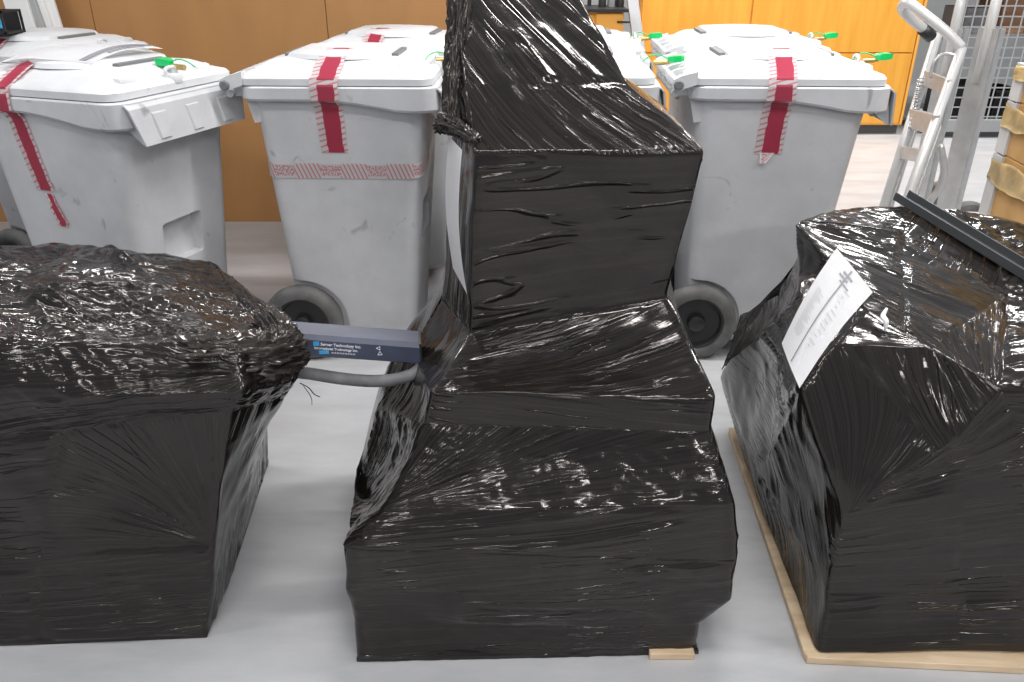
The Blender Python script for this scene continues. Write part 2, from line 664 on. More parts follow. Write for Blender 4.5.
    def normals(P):
        nf = np.cross(P[Q[:, 2]] - P[Q[:, 0]], P[Q[:, 3]] - P[Q[:, 1]])
        nn = np.zeros_like(P)
        for k in range(4):
            np.add.at(nn, Q[:, k], nf)
        return nn / (np.linalg.norm(nn, axis=1)[:, None] + 1e-12)
    nr = normals(P)
    sg = np.zeros(nv)
    for k, s_ in sagd.items():
        sg[k] = s_
    P = P + nr * sg[:, None]
    for _ in range(smooth_it):
        acc = np.zeros_like(P)
        np.add.at(acc, E[:, 0], P[E[:, 1]])
        np.add.at(acc, E[:, 1], P[E[:, 0]])
        new = acc / np.maximum(deg, 1)
        P = np.where(ground[:, None], P, 0.35 * P + 0.65 * new)
    nr = normals(P)
    ht = np.zeros(nv)
    for k, s_ in field.items():
        ht[k] = s_
    cr = np.zeros(nv)
    for k, s_ in crum.items():
        cr[k] = s_
    c1 = np.abs(noise3(P, 26, seed + 40))
    c2 = np.abs(noise3(P, 57, seed + 41))
    c3 = np.abs(noise3(P, 11, seed + 42))
    ht = ht + cr * (1.0 - 1.3 * c1 - 0.7 * c2 - 1.2 * c3)
    off = np.stack([noise3(P, 9, seed + 50) + 0.6 * noise3(P, 24, seed + 53), noise3(P, 9, seed + 51), noise3(P, 10, seed + 52) * 0.7 + 0.5 * noise3(P, 27, seed + 54)], 1) * wob
    off[ground] = 0
    ht = ht + wob * (1.6 * noise3(P, 5.5, seed + 60) + 0.5 * noise3(P, 15, seed + 61)) * ~ground
    P = P + nr * ht[:, None] + off
    P[:, 2] = np.maximum(P[:, 2], 0.001)
    me = bpy.data.meshes.new(name)
    me.vertices.add(nv)
    me.vertices.foreach_set('co', P.ravel())
    me.loops.add(len(Q) * 4)
    me.loops.foreach_set('vertex_index', Q.ravel())
    me.polygons.add(len(Q))
    me.polygons.foreach_set('loop_start', np.arange(len(Q)) * 4)
    me.polygons.foreach_set('loop_total', np.full(len(Q), 4))
    me.update(calc_edges=True)
    uvl = me.uv_layers.new(name='Pleat')
    uvl.data.foreach_set('uv', UV.ravel())
    me.validate()
    return link_mesh(name, me, mat or FILM, parent, smooth=True)


def ring_faces(rings, names, opts, hidden=()):
    """quads between stacked rings of named corners; opts[(level, side)]"""
    fs = []
    n = len(names)
    for lv in range(len(rings) - 1):
        for i in range(n):
            j = (i + 1) % n
            o = dict(opts.get((lv, names[i]), opts.get(names[i], {})))
            if names[i] in hidden:
                o['hidden'] = True
            fs.append((f'{lv}{names[i]}', f'{lv}{names[j]}', f'{lv+1}{names[j]}', f'{lv+1}{names[i]}', o))
    return fs


def gather(name, path, r0, r1, parent, seed, rough=0.35, n=72, mat=None, flat=1.0):
    """bunched film: a pleated tube along a path, pleats along its length"""
    pts = spline(path, 14)
    m = len(pts)
    co, uv = [], []
    prev = None
    for i, p in enumerate(pts):
        t = i / (m - 1)
        d = (pts[min(i + 1, m - 1)] - pts[max(i - 1, 0)]).normalized()
        if prev is None:
            ref = Vector((0, 1, 0)) if abs(d.y) < 0.9 else Vector((1, 0, 0))
            x = d.cross(ref).normalized()
        else:
            x = (prev - d * prev.dot(d)).normalized()
        prev = x
        y = d.cross(x)
        rr = r0 + (r1 - r0) * t if not callable(r0) else r0(t)
        for k in range(n):
            a = 2 * math.pi * k / n
            q = Vector((math.cos(a) * 2.6, math.sin(a) * 2.6, t * 2.2 + seed * 3.1))
            w = abs(mnoise.noise(q * 1.9)) * 1.4 + abs(mnoise.noise(q * 4.3 + Vector((0, 0, t * 5)))) * 0.9
            rad = rr * (1 - rough * w * 1.2)
            co.append(p + (x * math.cos(a) + y * math.sin(a) * flat) * rad)
    bm = bmesh.new()
    lay = bm.loops.layers.uv.new('Pleat')
    vs = [bm.verts.new(c) for c in co]
    L = sum((pts[i + 1] - pts[i]).length for i in range(m - 1))
    for i in range(m - 1):
        for k in range(n):
            k2 = (k + 1) % n
            f = bm.faces.new((vs[i * n + k], vs[i * n + k2], vs[(i + 1) * n + k2], vs[(i + 1) * n + k]))
            for lp, (ii, kk) in zip(f.loops, ((i, k), (i, k + 1), (i + 1, k + 1), (i + 1, k))):
                lp[lay].uv = (ii / (m - 1) * L, kk / n * 0.3 + seed)
    bm.faces.new(vs[:n])
    bm.faces.new(list(reversed(vs[-n:])))
    return obj(name, bm, mat or FILM_LOOSE, parent, smooth=True)


# ------------------------------------------------------------------ the setting
bm = bmesh.new()
box(bm, (0, 4.0, -0.05), (14, 13, 0.1))
struct(obj('floor', bm, FLOOR))

bm = bmesh.new()
x = -4.63
for k, wd in enumerate((1.22, 1.22, 1.22, 1.04)):
    box(bm, (x + wd / 2, 4.53, 1.1), (wd - 0.004, 0.06, 2.2))
    x += wd
struct(obj('wall_back', bm, BROWN))

bm = bmesh.new()
box(bm, (1.5, 10.0, 1.7), (11.0, 0.1, 3.4))
struct(obj('wall_rear', bm, WALLGREY))

# ------------------------------------------------------------------ wheelie bins
RIM_F = lambda x, y, z: z - 0.035 * min(1.0, max(0.0, (x + 0.02) / 0.26)) ** 1.5
BODY_Z = [0.055, 0.075, 0.30, 0.60, 0.985]


def body_dims(z):
    t = (z - 0.055) / (0.985 - 0.055)
    return (-0.205 - 0.055 * t, 0.235 + 0.078 * t, 0.205 + 0.055 * t)


def make_body():
    bm = bmesh.new()
    rings = []
    for z in (0.055, 0.08, 0.2, 0.35, 0.5, 0.65, 0.8, 0.92, 0.99):
        x0, x1, hw = body_dims(z)
        if z == 0.055:
            x0, x1, hw = x0 + 0.02, x1 - 0.02, hw - 0.02
        rings.append(rrect(x0, x1, hw, 0.055, z))
    loft(bm, rings)
    me = bpy.data.meshes.new('body')
    bmesh.ops.recalc_face_normals(bm, faces=bm.faces)
    bm.to_mesh(me)
    bm.free()
    tmp = bpy.data.objects.new('body', me)
    COL.objects.link(tmp)
    # pocket low on the front, wheel arches at the hinge side
    cuts = []
    bm = bmesh.new()
    box(bm, (0.268, -0.02, 0.525), (0.075, 0.19, 0.15), bevel=0.012)
    cuts.append(bm)
    for s in (-1, 1):
        bm = bmesh.new()
        lathe(bm, [(0.165, -0.042), (0.165, 0.042)], (-0.180, s * 0.238, 0.150), 40)
        cuts.append(bm)
    objs = [tmp]
    for b_ in cuts:
        o = obj('cut', b_, None)
        md = tmp.modifiers.new('b', 'BOOLEAN')
        md.object = o
        md.operation = 'DIFFERENCE'
        md.solver = 'EXACT'
        objs.append(o)
    bpy.context.view_layer.update()
    dg = bpy.context.evaluated_depsgraph_get()
    res = bpy.data.meshes.new_from_object(tmp.evaluated_get(dg))
    for o in objs:
        bpy.data.objects.remove(o)
    bm = bmesh.new()
    bm.from_mesh(res)
    res2 = bpy.data.meshes.new('body')
    for e in bm.edges:
        if len(e.link_faces) == 2 and e.calc_face_angle(0) > math.radians(28):
            e.smooth = False
    bm.to_mesh(res2)
    bm.free()
    return res2


def make_bin(name, label):
    root = thing(name, label, 'bin')
    link_mesh('body', make_body(), BIN, root, smooth=True)
    # rim band
    bm2 = bmesh.new()
    base = densify(rrect(-0.290, 0.370, 0.292, 0.06, 0), 0.04)
    rings = []
    for (ins, z, drop) in ((0.030, 0.972, 1), (0.006, 0.974, 1), (0.0, 0.982, 1), (0.0, 1.016, 0), (0.005, 1.021, 0), (0.04, 1.021, 0)):
        ring = []
        for p in base:
            cx, cy = 0.04, 0.0
            k = Vector((p.x - cx, p.y - cy, 0))
            q = Vector((p.x - math.copysign(min(ins, abs(k.x)), k.x) * min(1, abs(k.x) / 0.25),
                        p.y - math.copysign(min(ins, abs(k.y)), k.y) * min(1, abs(k.y) / 0.22), z))
            if drop:
                q.z = RIM_F(q.x, q.y, z)
            ring.append(q)
        rings.append(ring)
    loft(bm2, rings)
    obj('rim', bm2, BIN, root, angle=35)
    # comb lip that hangs from the front of the rim, with ribs
    bm = bmesh.new()
    prof = [(0.362, 1.012), (0.376, 1.0), (0.394, 0.892)]
    th = 0.007
    hw_ = [0.262, 0.262, 0.236]
    o_ = [bm.verts.new((p[0] + th, sy * h, p[1])) for p, h in zip(prof, hw_) for sy in (-1, 1)]
    i_ = [bm.verts.new((p[0], sy * h, p[1])) for p, h in zip(prof, hw_) for sy in (-1, 1)]
    for k in range(2):
        bm.faces.new((o_[2 * k], o_[2 * k + 1], o_[2 * k + 3], o_[2 * k + 2]))
        bm.faces.new((i_[2 * k], i_[2 * k + 1], i_[2 * k + 3], i_[2 * k + 2]))
        for sy in (0, 1):
            bm.faces.new((o_[2 * k + sy], o_[2 * k + 2 + sy], i_[2 * k + 2 + sy], i_[2 * k + sy]))
    bm.faces.new((o_[4], o_[5], i_[5], i_[4]))
    bm.faces.new((o_[0], o_[1], i_[1], i_[0]))
    for y in (-0.15, 0.0, 0.15):       # raised ribs on the outside, gussets behind
        for (dx, w, flip) in ((0.008, 0.075, 0),):
            vs = [bm.verts.new(q) for q in ((0.378, y - w / 2, 0.990), (0.378, y + w / 2, 0.990), (0.397, y + w / 2 - .012, 0.900), (0.397, y - w / 2 + .012, 0.900),
                                            (0.390, y - w / 2 + .01, 0.978), (0.390, y + w / 2 - .01, 0.978), (0.405, y + w / 2 - .02, 0.905), (0.405, y - w / 2 + .02, 0.905))]
            for q in ((0, 1, 2, 3), (4, 5, 6, 7), (0, 1, 5, 4), (1, 2, 6, 5), (2, 3, 7, 6), (3, 0, 4, 7)):
                bm.faces.new([vs[i] for i in q])
    for y in (-0.225, -0.08, 0.08, 0.225):
        vs = [bm.verts.new((a, y + s * 0.004, c)) for s in (-1, 1) for (a, c) in ((0.315, 0.95), (0.373, 0.98), (0.391, 0.895), (0.382, 0.893))]
        for q in ((0, 1, 2, 3), (4, 5, 6, 7), (0, 1, 5, 4), (1, 2, 6, 5), (2, 3, 7, 6), (3, 0, 4, 7)):
            bm.faces.new([vs[i] for i in q])
    obj('comb_lip', bm, BIN, root)
    # grab handle at the hinge side
    bm = bmesh.new()
    for y in (-0.2, 0.2):
        box(bm, (-0.310, y, 0.995), (0.07, 0.03, 0.035), bevel=0.006)
    for y in (-0.235, 0.235):
        vs = [bm.verts.new((a, y + s * 0.005, c)) for s in (-1, 1) for (a, c) in ((-0.285, 0.985), (-0.225, 0.985), (-0.232, 0.90), (-0.262, 0.895))]
        for q in ((0, 1, 2, 3), (4, 5, 6, 7), (0, 1, 5, 4), (1, 2, 6, 5), (2, 3, 7, 6), (3, 0, 4, 7)):
            bm.faces.new([vs[i] for i in q])
    tube(bm, [(-0.333, -0.24, 0.99), (-0.333, 0.24, 0.99)], 0.012)
    obj('grab_handle', bm, BIN, root)
    # lid
    bm = bmesh.new()
    base = densify(rrect(-0.300, 0.350, 0.285, 0.05, 0), 0.04)
    rings = []
    for (ins, z) in ((0.0, 1.024), (0.0, 1.045), (0.008, 1.055), (0.05, 1.068), (0.062, 1.078), (0.09, 1.090), (0.14, 1.097)):
        rings.append([Vector((0.025 + (p.x - 0.025) * (1 - ins / 0.325), p.y * (1 - ins / 0.285), z)) for p in base])
    loft(bm, rings)
    # hinge arms reaching over to the handle, with open cells between
    for y, w in ((-0.262, 0.045), (-0.12, 0.03), (0.0, 0.03), (0.12, 0.03), (0.262, 0.045)):
        vs = [bm.verts.new((a, y + s * w / 2, c)) for s in (-1, 1) for (a, c) in ((-0.27, 1.025), (-0.27, 1.066), (-0.322, 1.052), (-0.346, 1.040), (-0.346, 1.010), (-0.325, 1.007))]
        for q in ((0, 1, 2, 3, 4, 5), (6, 7, 8, 9, 10, 11)) + tuple((i, (i + 1) % 6, 6 + (i + 1) % 6, 6 + i) for i in range(6)):
            bm.faces.new([vs[i] for i in q])
    box(bm, (-0.340, 0, 1.030), (0.018, 0.54, 0.028), bevel=0.006)
    # moulded grips at two corners of the front
    for y in (-0.17, 0.17):
        box(bm, (0.268, y, 1.066), (0.10, 0.07, 0.03), bevel=0.012)
    lid = obj('lid', bm, LID, root, angle=38)
    # raised panel with bowed edges
    bm = bmesh.new()
    top, bot = [], []
    nx = 18
    for k in range(nx + 1):
        t = k / nx
        x = -0.15 + 0.34 * t
        w = 0.135 + 0.055 * math.sin(math.pi * t)
        top.append((x, w))
    ring = [(x, -w) for x, w in top] + [(x, w) for x, w in reversed(top)]
    rings = []
    for (k, dz) in ((1.04, 0.0), (1.0, 0.014), (0.94, 0.020), (0.6, 0.026)):
        rings.append([Vector((0.02 + (x - 0.02) * k, y * k, 1.094 + dz)) for x, y in ring])
    loft(bm, rings)
    obj('raised_panel', bm, LID, lid, angle=30)
    bm = bmesh.new()
    box(bm, (-0.165, 0, 1.1), (0.022, 0.20, 0.012), bevel=0.003)
    obj('slot_shade', bm, CAP_AND_SHADE, lid)  # solid dark strip: shading of a lid opening put into the colour
    bm = bmesh.new()
    box(bm, (0.205, 0, 1.1), (0.022, 0.20, 0.012), bevel=0.003)
    obj('slot_shade', bm, CAP_AND_SHADE, lid)
    for y in (-1, 1):
        bm = bmesh.new()
        lathe(bm, [(0.0165, -0.004), (0.0165, 0.002), (0.012, 0.006)] if y > 0 else [(0.012, -0.006), (0.0165, -0.002), (0.0165, 0.004)], (-0.330, y * 0.286, 1.024), 18)
        obj('hinge_cap', bm, CAP_AND_SHADE, root, smooth=False)
    # hasp for the lock
    bm = bmesh.new()
    box(bm, (0.305, 0.0, 1.055), (0.10, 0.035, 0.03), bevel=0.008)
    tube(bm, spline([(0.325, -0.02, 1.055), (0.325, -0.02, 1.085), (0.325, 0.02, 1.085), (0.325, 0.02, 1.055)]), 0.006, 8)
    obj('hasp', bm, LID, lid, angle=40)
    # wheels and axle
    for s in (-1, 1):
        c = (-0.180, s * 0.232, 0.150)
        bm = bmesh.new()
        lathe(bm, [(0.100, -0.024), (0.108, -0.030), (0.132, -0.030), (0.146, -0.021), (0.150, -0.008), (0.150, 0.008), (0.146, 0.021), (0.132, 0.030), (0.108, 0.030), (0.100, 0.024)], c, 48, True)
        w = obj('wheel', bm, RUBBER, root, angle=50)
        bm = bmesh.new()
        q = s
        pr = [(0.1005, -0.022), (0.1005, 0.026), (0.093, 0.028), (0.086, 0.010), (0.034, 0.006), (0.030, 0.026), (0.018, 0.032), (0.004, 0.032)]
        lathe(bm, pr if q > 0 else [(r, -y) for r, y in reversed(pr)], c, 40)
        obj('hub', bm, HUB, w, angle=30)
    bm = bmesh.new()
    tube(bm, [(-0.180, -0.22, 0.150), (-0.180, 0.22, 0.150)], 0.012)
    obj('axle', bm, STEEL, root, smooth=True)
    return root


def kids(o):
    return [c for c in bpy.data.objects if c.parent == o]


def dup(root, label):
    r = root.copy()
    COL.objects.link(r)
    r['label'] = label
    for ch in kids(root):
        c = ch.copy()
        COL.objects.link(c)
        c.parent = r
        for g in kids(ch):
            d = g.copy()
            COL.objects.link(d)
            d.parent = c
    return r


def strip(name, pts, wvec, mat, parent, th=0.0012, jag=0.0, seed=0, v0=0.0):
    """tape: centre line pts, width vector wvec"""
    bm = bmesh.new()
    lay = bm.loops.layers.uv.new('Tape')
    pts = [Vector(p) for p in pts]
    rnd = random.Random(seed)
    P = []
    for a, b in zip(pts, pts[1:]):
        k = max(1, int((b - a).length / 0.015))
        P += [a.lerp(b, j / k) for j in range(k)]
    P.append(pts[-1])
    rows = []
    v = v0
    for i, p in enumerate(P):
        if i:
            v += (p - P[i - 1]).length
        w = Vector(wvec(i / (len(P) - 1)) if callable(wvec) else wvec)
        j1, j2 = rnd.uniform(-jag, jag), rnd.uniform(-jag, jag)
        rows.append((bm.verts.new(p - w * (0.5 + j1)), bm.verts.new(p + w * (0.5 + j2)), v))
    for a, b in zip(rows, rows[1:]):
        f = bm.faces.new((a[0], a[1], b[1], b[0]))
        for lp, uv in zip(f.loops, ((0, a[2]), (1, a[2]), (1, b[2]), (0, b[2]))):
            lp[lay].uv = uv
    r = bmesh.ops.solidify(bm, geom=bm.faces[:], thickness=th)
    return obj(name, bm, mat, parent)


def side_line(x, zs, off=0.0025):
    """points down the near side of a bin at local x"""
    out = []
    for z in zs:
        out.append((x, -(body_dims(z)[2] + off), z))
    return out


def red_tape(bin_, x, zend, width=0.062, lean=0.0, torn=False, seed=1):
    """over the lid edge and down the near side"""
    top = [(x + 0.02, -0.10, 1.1225), (x + 0.015, -0.18, 1.1080), (x + 0.01, -0.20, 1.1000), (x + 0.006, -0.235, 1.0800), (x + 0.004, -0.272, 1.0580), (x, -0.289, 1.048)]
    mid = [(x, -0.296, 1.022), (x, -0.2965, 0.978), (x - 0.002, -0.272, 0.968)]
    zs = [0.95, 0.90, 0.86, zend]
    dn = [(x + lean * (0.968 - z), -(body_dims(z)[2] + 0.004), z) for z in zs]
    strip('tape', top + mid + dn, (width, 0, 0), TAPE_RED, bin_, jag=0.03, seed=seed, v0=0.08)


def seal(label, loc, rz, tilt=0.1):
    t = thing('lid_seal', label, 'seal', loc, rz, 'green seals on the bin lids')
    bm = bmesh.new()
    tube(bm, [(-0.012, 0, 0), (0.03, 0, 0.002)], [0.009, 0.009], 12)
    tube(bm, [(0.03, 0, 0.002), (0.045, 0, 0.003)], 0.006, 10)
    obj('barrel', bm, BRASS, t, angle=40)
    bm = bmesh.new()
    rings = []
    for x, hw, ht in ((0.035, 0.008, 0.007), (0.045, 0.017, 0.010), (0.06, 0.021, 0.011), (0.082, 0.021, 0.010), (0.092, 0.013, 0.007)):
        rings.append([Vector((x, y * hw, 0.012 + z * ht + (x - 0.035) * tilt)) for y, z in ((1, -1), (1, 1), (-1, 1), (-1, -1))])
    loft(bm, rings)
    obj('tag', bm, GREEN, t)
    bm = bmesh.new()
    tube(bm, spline([(0.04, 0, 0.014), (0.0, 0.012, 0.026), (-0.03, 0.006, 0.020), (-0.05, -0.004, 0.004)]), 0.0022, 8)
    obj('loop', bm, GREEN, t, smooth=True)
    return t


def bin_world(b, p):
    return Matrix.Translation(b.location) @ Matrix.Rotation(b.rotation_euler.z, 4, 'Z') @ Vector(p)


R = math.radians
SPOTS = [
    # x, y, turn, label
    (0.892, 2.995, -3, 'grey wheeled bin in the front row between the tall wrapped stack and the hand truck'),
    (-0.602, 2.995, -2, 'grey wheeled bin with a band of printed white tape around its body'),
    (0.140, 3.03, -3, 'grey wheeled bin standing hidden behind the tall wrapped stack, its lid end showing'),
    (-1.39, 2.77, -20, 'grey wheeled bin with a white sheet of paper lying on its lid'),
    (-2.26, 2.76, -20, 'scuffed grey wheeled bin cut off by the edge, beside the bin with paper'),
    (-0.54, 3.78, -5, 'grey wheeled bin in the second row, directly behind the bin with white printed tape'),
    (0.22, 3.80, -3, 'grey wheeled bin in the second row behind the tall wrapped stack'),
    (1.0, 3.80, -3, 'grey wheeled bin in the second row near the orange cabinets, farthest from the brown wall'),
    (-2.02, 3.62, -14, 'grey wheeled bin in the second row, red tape on its lid, below leaning boards'),
]
proto = make_bin('wheelie_bin', SPOTS[0][3])
bins = []
for i, (bx, by, bt, lb) in enumerate(SPOTS):
    b_ = proto if i == 0 else dup(proto, lb)
    b_['group'] = 'grey wheeled bins in two rows'
    bins.append(b_)
for b_, (bx, by, bt, lb) in zip(bins, SPOTS):
    b_.location = (bx, by, 0)
    b_.rotation_euler = (0, 0, R(bt))

red_tape(bins[0], 0.005, 0.795, 0.092, lean=-0.05, seed=3)
strip('tape', [(-0.005, -(body_dims(0.80)[2] + 0.0035), 0.80), (-0.02, -(body_dims(0.76)[2] + 0.02), 0.765)], lambda t: (0.05 * (1 - 0.6 * t), 0, 0), TAPE_WHITE, bins[0])
red_tape(bins[1], 0.0, 0.80, 0.092, lean=0.03, seed=4)
red_tape(bins[5], -0.03, 0.88, 0.085, seed=5)
red_tape(bins[3], -0.075, 0.72, 0.075, lean=0.12, seed=6)
strip('tape', [(-0.04, -(body_dims(0.70)[2] + 0.004), 0.71), (-0.02, -(body_dims(0.66)[2] + 0.008), 0.665), (-0.015, -(body_dims(0.62)[2] + 0.004), 0.60)], lambda t: (0.03 + 0.02 * t, 0, 0), TAPE_RED, bins[3], jag=0.2, seed=8, v0=0.5)
red_tape(bins[8], 0.0, 0.88, 0.075, seed=7)
# white printed band around the second bin
z0 = 0.735
x0_, x1_, hw_ = body_dims(z0)
ring = rrect(x0_ - 0.003, x1_ + 0.003, hw_ + 0.003, 0.055, z0, 8)
ring_near = sorted([p for p in ring if p.y <= -(hw_ - 0.056)], key=lambda p: p.x)
ring_near = [Vector((ring_near[0].x, -0.10, z0))] + ring_near + [Vector((x1_ + 0.004, -0.02, z0 + 0.01))]
strip('tape', ring_near, (0, 0, 0.052), TAPE_WHITE, bins[1], jag=0.01)

seal('green seal on the lid of the bin beside the hand truck', bin_world(bins[0], (0.365, 0.02, 1.068)), R(4))
seal('green seal on the lid of the bin with white printed tape', bin_world(bins[1], (0.345, 0.0, 1.072)), R(10))
seal('green seal on the front bin half hidden by the tall wrapped stack', bin_world(bins[2], (0.375, -0.05, 1.066)), R(-12))
seal('green seal on the lid of the bin carrying the white paper', bin_world(bins[3], (0.345, 0.03, 1.085)), R(160))
seal('green seal on the second row bin behind the tall wrapped stack', bin_world(bins[6], (0.352, 0.0, 1.068)), R(0))
seal('green seal on the second row bin nearest the orange cabinets', bin_world(bins[7], (0.352, 0.0, 1.068)), R(5))


def sheet(name, label, corners, bulge, parent=None, lines=None, n=14, th=0.0008):
    """paper: bilinear sheet of four corners (a, b, c, d) with a bow"""
    A, B, C_, D = (Vector(c) for c in corners)
    nn = (B - A).cross(D - A).normalized()
    g = lambda s, t: A * (1 - s) * (1 - t) + B * s * (1 - t) + C_ * s * t + D * (1 - s) * t + nn * bulge(s, t)
    bm = bmesh.new()
    vs = [[bm.verts.new(g(i / n, j / n)) for j in range(n + 1)] for i in range(n + 1)]
    for i in range(n):
        for j in range(n):
            bm.faces.new((vs[i][j], vs[i + 1][j], vs[i + 1][j + 1], vs[i][j + 1]))
    bmesh.ops.solidify(bm, geom=bm.faces[:], thickness=th)
    o = obj(name, bm, PAPER, parent, smooth=False)
    tag(o, label, 'paper')
    if lines:
        for nm, mt, rects in lines:
            bm = bmesh.new()
            for (s0, t0, s1, t1) in rects:
                ka, kb = max(1, int(abs(s1 - s0) / 0.04)), max(1, int(abs(t1 - t0) / 0.04))
                q = [[bm.verts.new(g(s0 + (s1 - s0) * i / ka, t0 + (t1 - t0) * j / kb) + nn * 0.0018) for j in range(kb + 1)] for i in range(ka + 1)]
                for i in range(ka):
                    for j in range(kb):
                        bm.faces.new((q[i][j], q[i + 1][j], q[i + 1][j + 1], q[i][j + 1]))
            obj(nm, bm, mt, o)
    return o


# paper lying on the lid of the bin with torn tape
b3 = bins[3]
rnd = random.Random(5)
cc = [bin_world(b3, p) for p in ((-0.15, -0.215, 1.104), (0.165, -0.15, 1.108), (0.195, 0.13, 1.128), (-0.13, 0.10, 1.128))]
sheet('paper_sheet', 'white printed sheet of paper lying curled on a grey bin lid', cc, lambda s, t: 0.016 * math.sin(math.pi * s) + 0.016 * math.sin(math.pi * t) + 0.003 * math.sin(7 * s + 3 * t),
      lines=[('print', INK, [(0.84, 0.04, 0.91, 0.96)] + [(0.93, 0.30 + 0.05 * k, 0.97, 0.335 + 0.05 * k) for k in range(10)])])

# ------------------------------------------------------------------ centre wrapped load
C = thing('wrapped_load', 'tall black stretch-wrapped stack with a stepped front, in the middle', 'pallet load', (0, 0, 0), 0, 'black stretch-wrapped pallet loads')
VC = {}


def ring(store, lv, **pts):
    for k, p in pts.items():
        store[f'{lv}{k}'] = Vector(p)


ring(VC, 0, A=onz(357, 662, 0), B=onz(698, 654, 0), C=(0.42, 1.75, 0), D=(0.42, 2.05, 0), E=(-0.36, 2.05, 0), F=(-0.37, 1.75, 0))
ring(VC, 1, A=at(355, 624, 1.29), B=at(701, 626, 1.30), C=(0.44, 1.75, .08), D=(0.44, 2.05, .08), E=(-0.37, 2.05, .08), F=(-0.38, 1.75, .08))
ring(VC, 2, A=at(344, 592, 1.285), B=at(736, 602, 1.29), C=(0.475, 1.75, .13), D=(0.46, 2.05, .12), E=(-0.39, 2.05, .12), F=(-0.40, 1.75, .12))
ring(VC, 3, A=at(346, 548, 1.30), B=at(740, 563, 1.29), C=(0.485, 1.75, .24), D=(0.47, 2.05, .24), E=(-0.40, 2.05, .2), F=(-0.41, 1.75, .2))
ring(VC, 4, A=at(384, 511, 1.33), B=at(734, 504, 1.31), C=(0.48, 1.75, .40), D=(0.45, 2.05, .40), E=(-0.36, 2.05, .4), F=at(354, 492, 1.70))
ring(VC, 5, A=at(426, 424, 1.41), B=at(712, 432, 1.39), C=(0.42, 1.80, .56), D=(0.40, 2.05, .55), E=(-0.27, 2.05, .55), F=at(376, 408, 1.75))
ring(VC, 6, A=at(429, 391, 1.41), B=at(716, 399, 1.40), C=(0.41, 1.80, .62), D=(0.40, 2.05, .62), E=(-0.20, 2.05, .62), F=at(413, 352, 1.80))
ring(VC, 7, A=at(470, 334, 1.57), B=at(669, 297, 1.60), C=(0.36, 1.88, .78), D=(0.33, 2.05, .75), E=(-0.15, 2.05, .75), F=at(440, 300, 1.82))
ring(VC, 8, A=at(474, 152, 1.55), B=at(706, 153, 1.55), C=(0.36, 1.88, 1.09), D=(0.33, 2.06, 1.10), E=(-0.13, 2.06, 1.09), F=at(452, 150, 1.80))
ring(VC, 9, A=at(467, 84, 1.675), B=at(631, 84, 1.69), C=(0.20, 1.96, 1.20), D=(0.18, 2.09, 1.20), E=(-0.135, 2.09, 1.20), F=at(450, 84, 1.86))
ring(VC, 10, A=at(449, -40, 1.92), B=at(560, -40, 1.95), C=(0.095, 2.06, 1.42), D=(0.085, 2.14, 1.42), E=(-0.14, 2.14, 1.42), F=at(446, -40, 2.02))
ring(VC, 11, A=at(450, -110, 1.99), B=at(530, -110, 2.0), C=(0.07, 2.07, 1.56), D=(0.06, 2.12, 1.56), E=(-0.11, 2.12, 1.56), F=at(446, -110, 2.05))
OPC = {
    (0, 'A'): dict(ang=2, amp=.016, freq=44, crumple=.004),
    (1, 'A'): dict(ang=3, amp=.018, freq=40, crumple=.004, crease=.007),
    (2, 'A'): dict(ang=8, amp=.020, freq=38, crumple=.0035, crease=.008),
    (3, 'A'): dict(ang=9, amp=.018, freq=34, crease=.008),
    (4, 'A'): dict(fan=(-.04, .0), fr=.45, amp=.009, freq=36, sag=.012, crumple=.004),
    (5, 'A'): dict(ang=-4, amp=.012, freq=44),
    (6, 'A'): dict(ang=14, amp=.007, freq=45, sag=.01),
    (7, 'A'): dict(ang=1, amp=.002, freq=70, sag=.012, vs=.35, crease=.002),
    (8, 'A'): dict(ang=112, amp=.008, freq=40, sag=.004),
    (9, 'A'): dict(ang=112, amp=.008, freq=40),
    (10, 'A'): dict(ang=100, amp=.006, freq=40), (9, 'B'): dict(ang=100, amp=.008),
    (9, 'F'): dict(ang=90, amp=.016, freq=40, crumple=.008),
    (0, 'B'): dict(ang=0, amp=.006), (1, 'B'): dict(ang=0, amp=.006), (2, 'B'): dict(ang=0, amp=.006), (3, 'B'): dict(ang=0, amp=.006),
    (4, 'B'): dict(ang=60, amp=.012), (5, 'B'): dict(ang=0, amp=.006), (6, 'B'): dict(ang=75, amp=.012, sag=.015), (7, 'B'): dict(ang=0, amp=.004),
    (8, 'B'): dict(ang=110, amp=.008),
    'F': dict(ang=90, amp=.010, freq=40, sag=.012),
    (4, 'F'): dict(ang=70, amp=.010, freq=30, sag=.03, crumple=.004),
    (3, 'F'): dict(ang=50, amp=.012, freq=30, crumple=.006),
    (6, 'F'): dict(ang=80, amp=.012, freq=60, sag=.012),
    (7, 'F'): dict(ang=90, amp=.008, freq=50),
    (8, 'F'): dict(ang=90, amp=.016, freq=40, crumple=.008),
    'A': dict(), 'B': dict(amp=.006),
}
fc = ring_faces(range(12), 'ABCDEF', OPC, hidden=('C', 'D', 'E'))
fc.append(('11A', '11B', '11C', '11F', dict(hidden=True)))
fc.append(('11F', '11C', '11D', '11E', dict(hidden=True)))
fc.append(('0B', '0A', '0F', '0C', dict(hidden=True)))
fc.append(('0C', '0F', '0E', '0D', dict(hidden=True)))
film('stretch_wrap', VC, fc, C, seed=11)
gather('film_bunch', [at(462, -20, 1.80), at(456, 45, 1.76), at(452, 90, 1.72), at(452, 128, 1.68)], 0.030, 0.022, C, 3, rough=0.5, flat=0.8)
gather('film_bunch', [at(438, 122, 1.66), at(456, 128, 1.64), at(476, 140, 1.57)], 0.026, 0.016, C, 5, rough=0.5)
bm = boxes(((0, 0, 0), (0.10, 0.30, 0.018)), bevel=0.002)
w = obj('pallet_board', bm, PALLET, C)
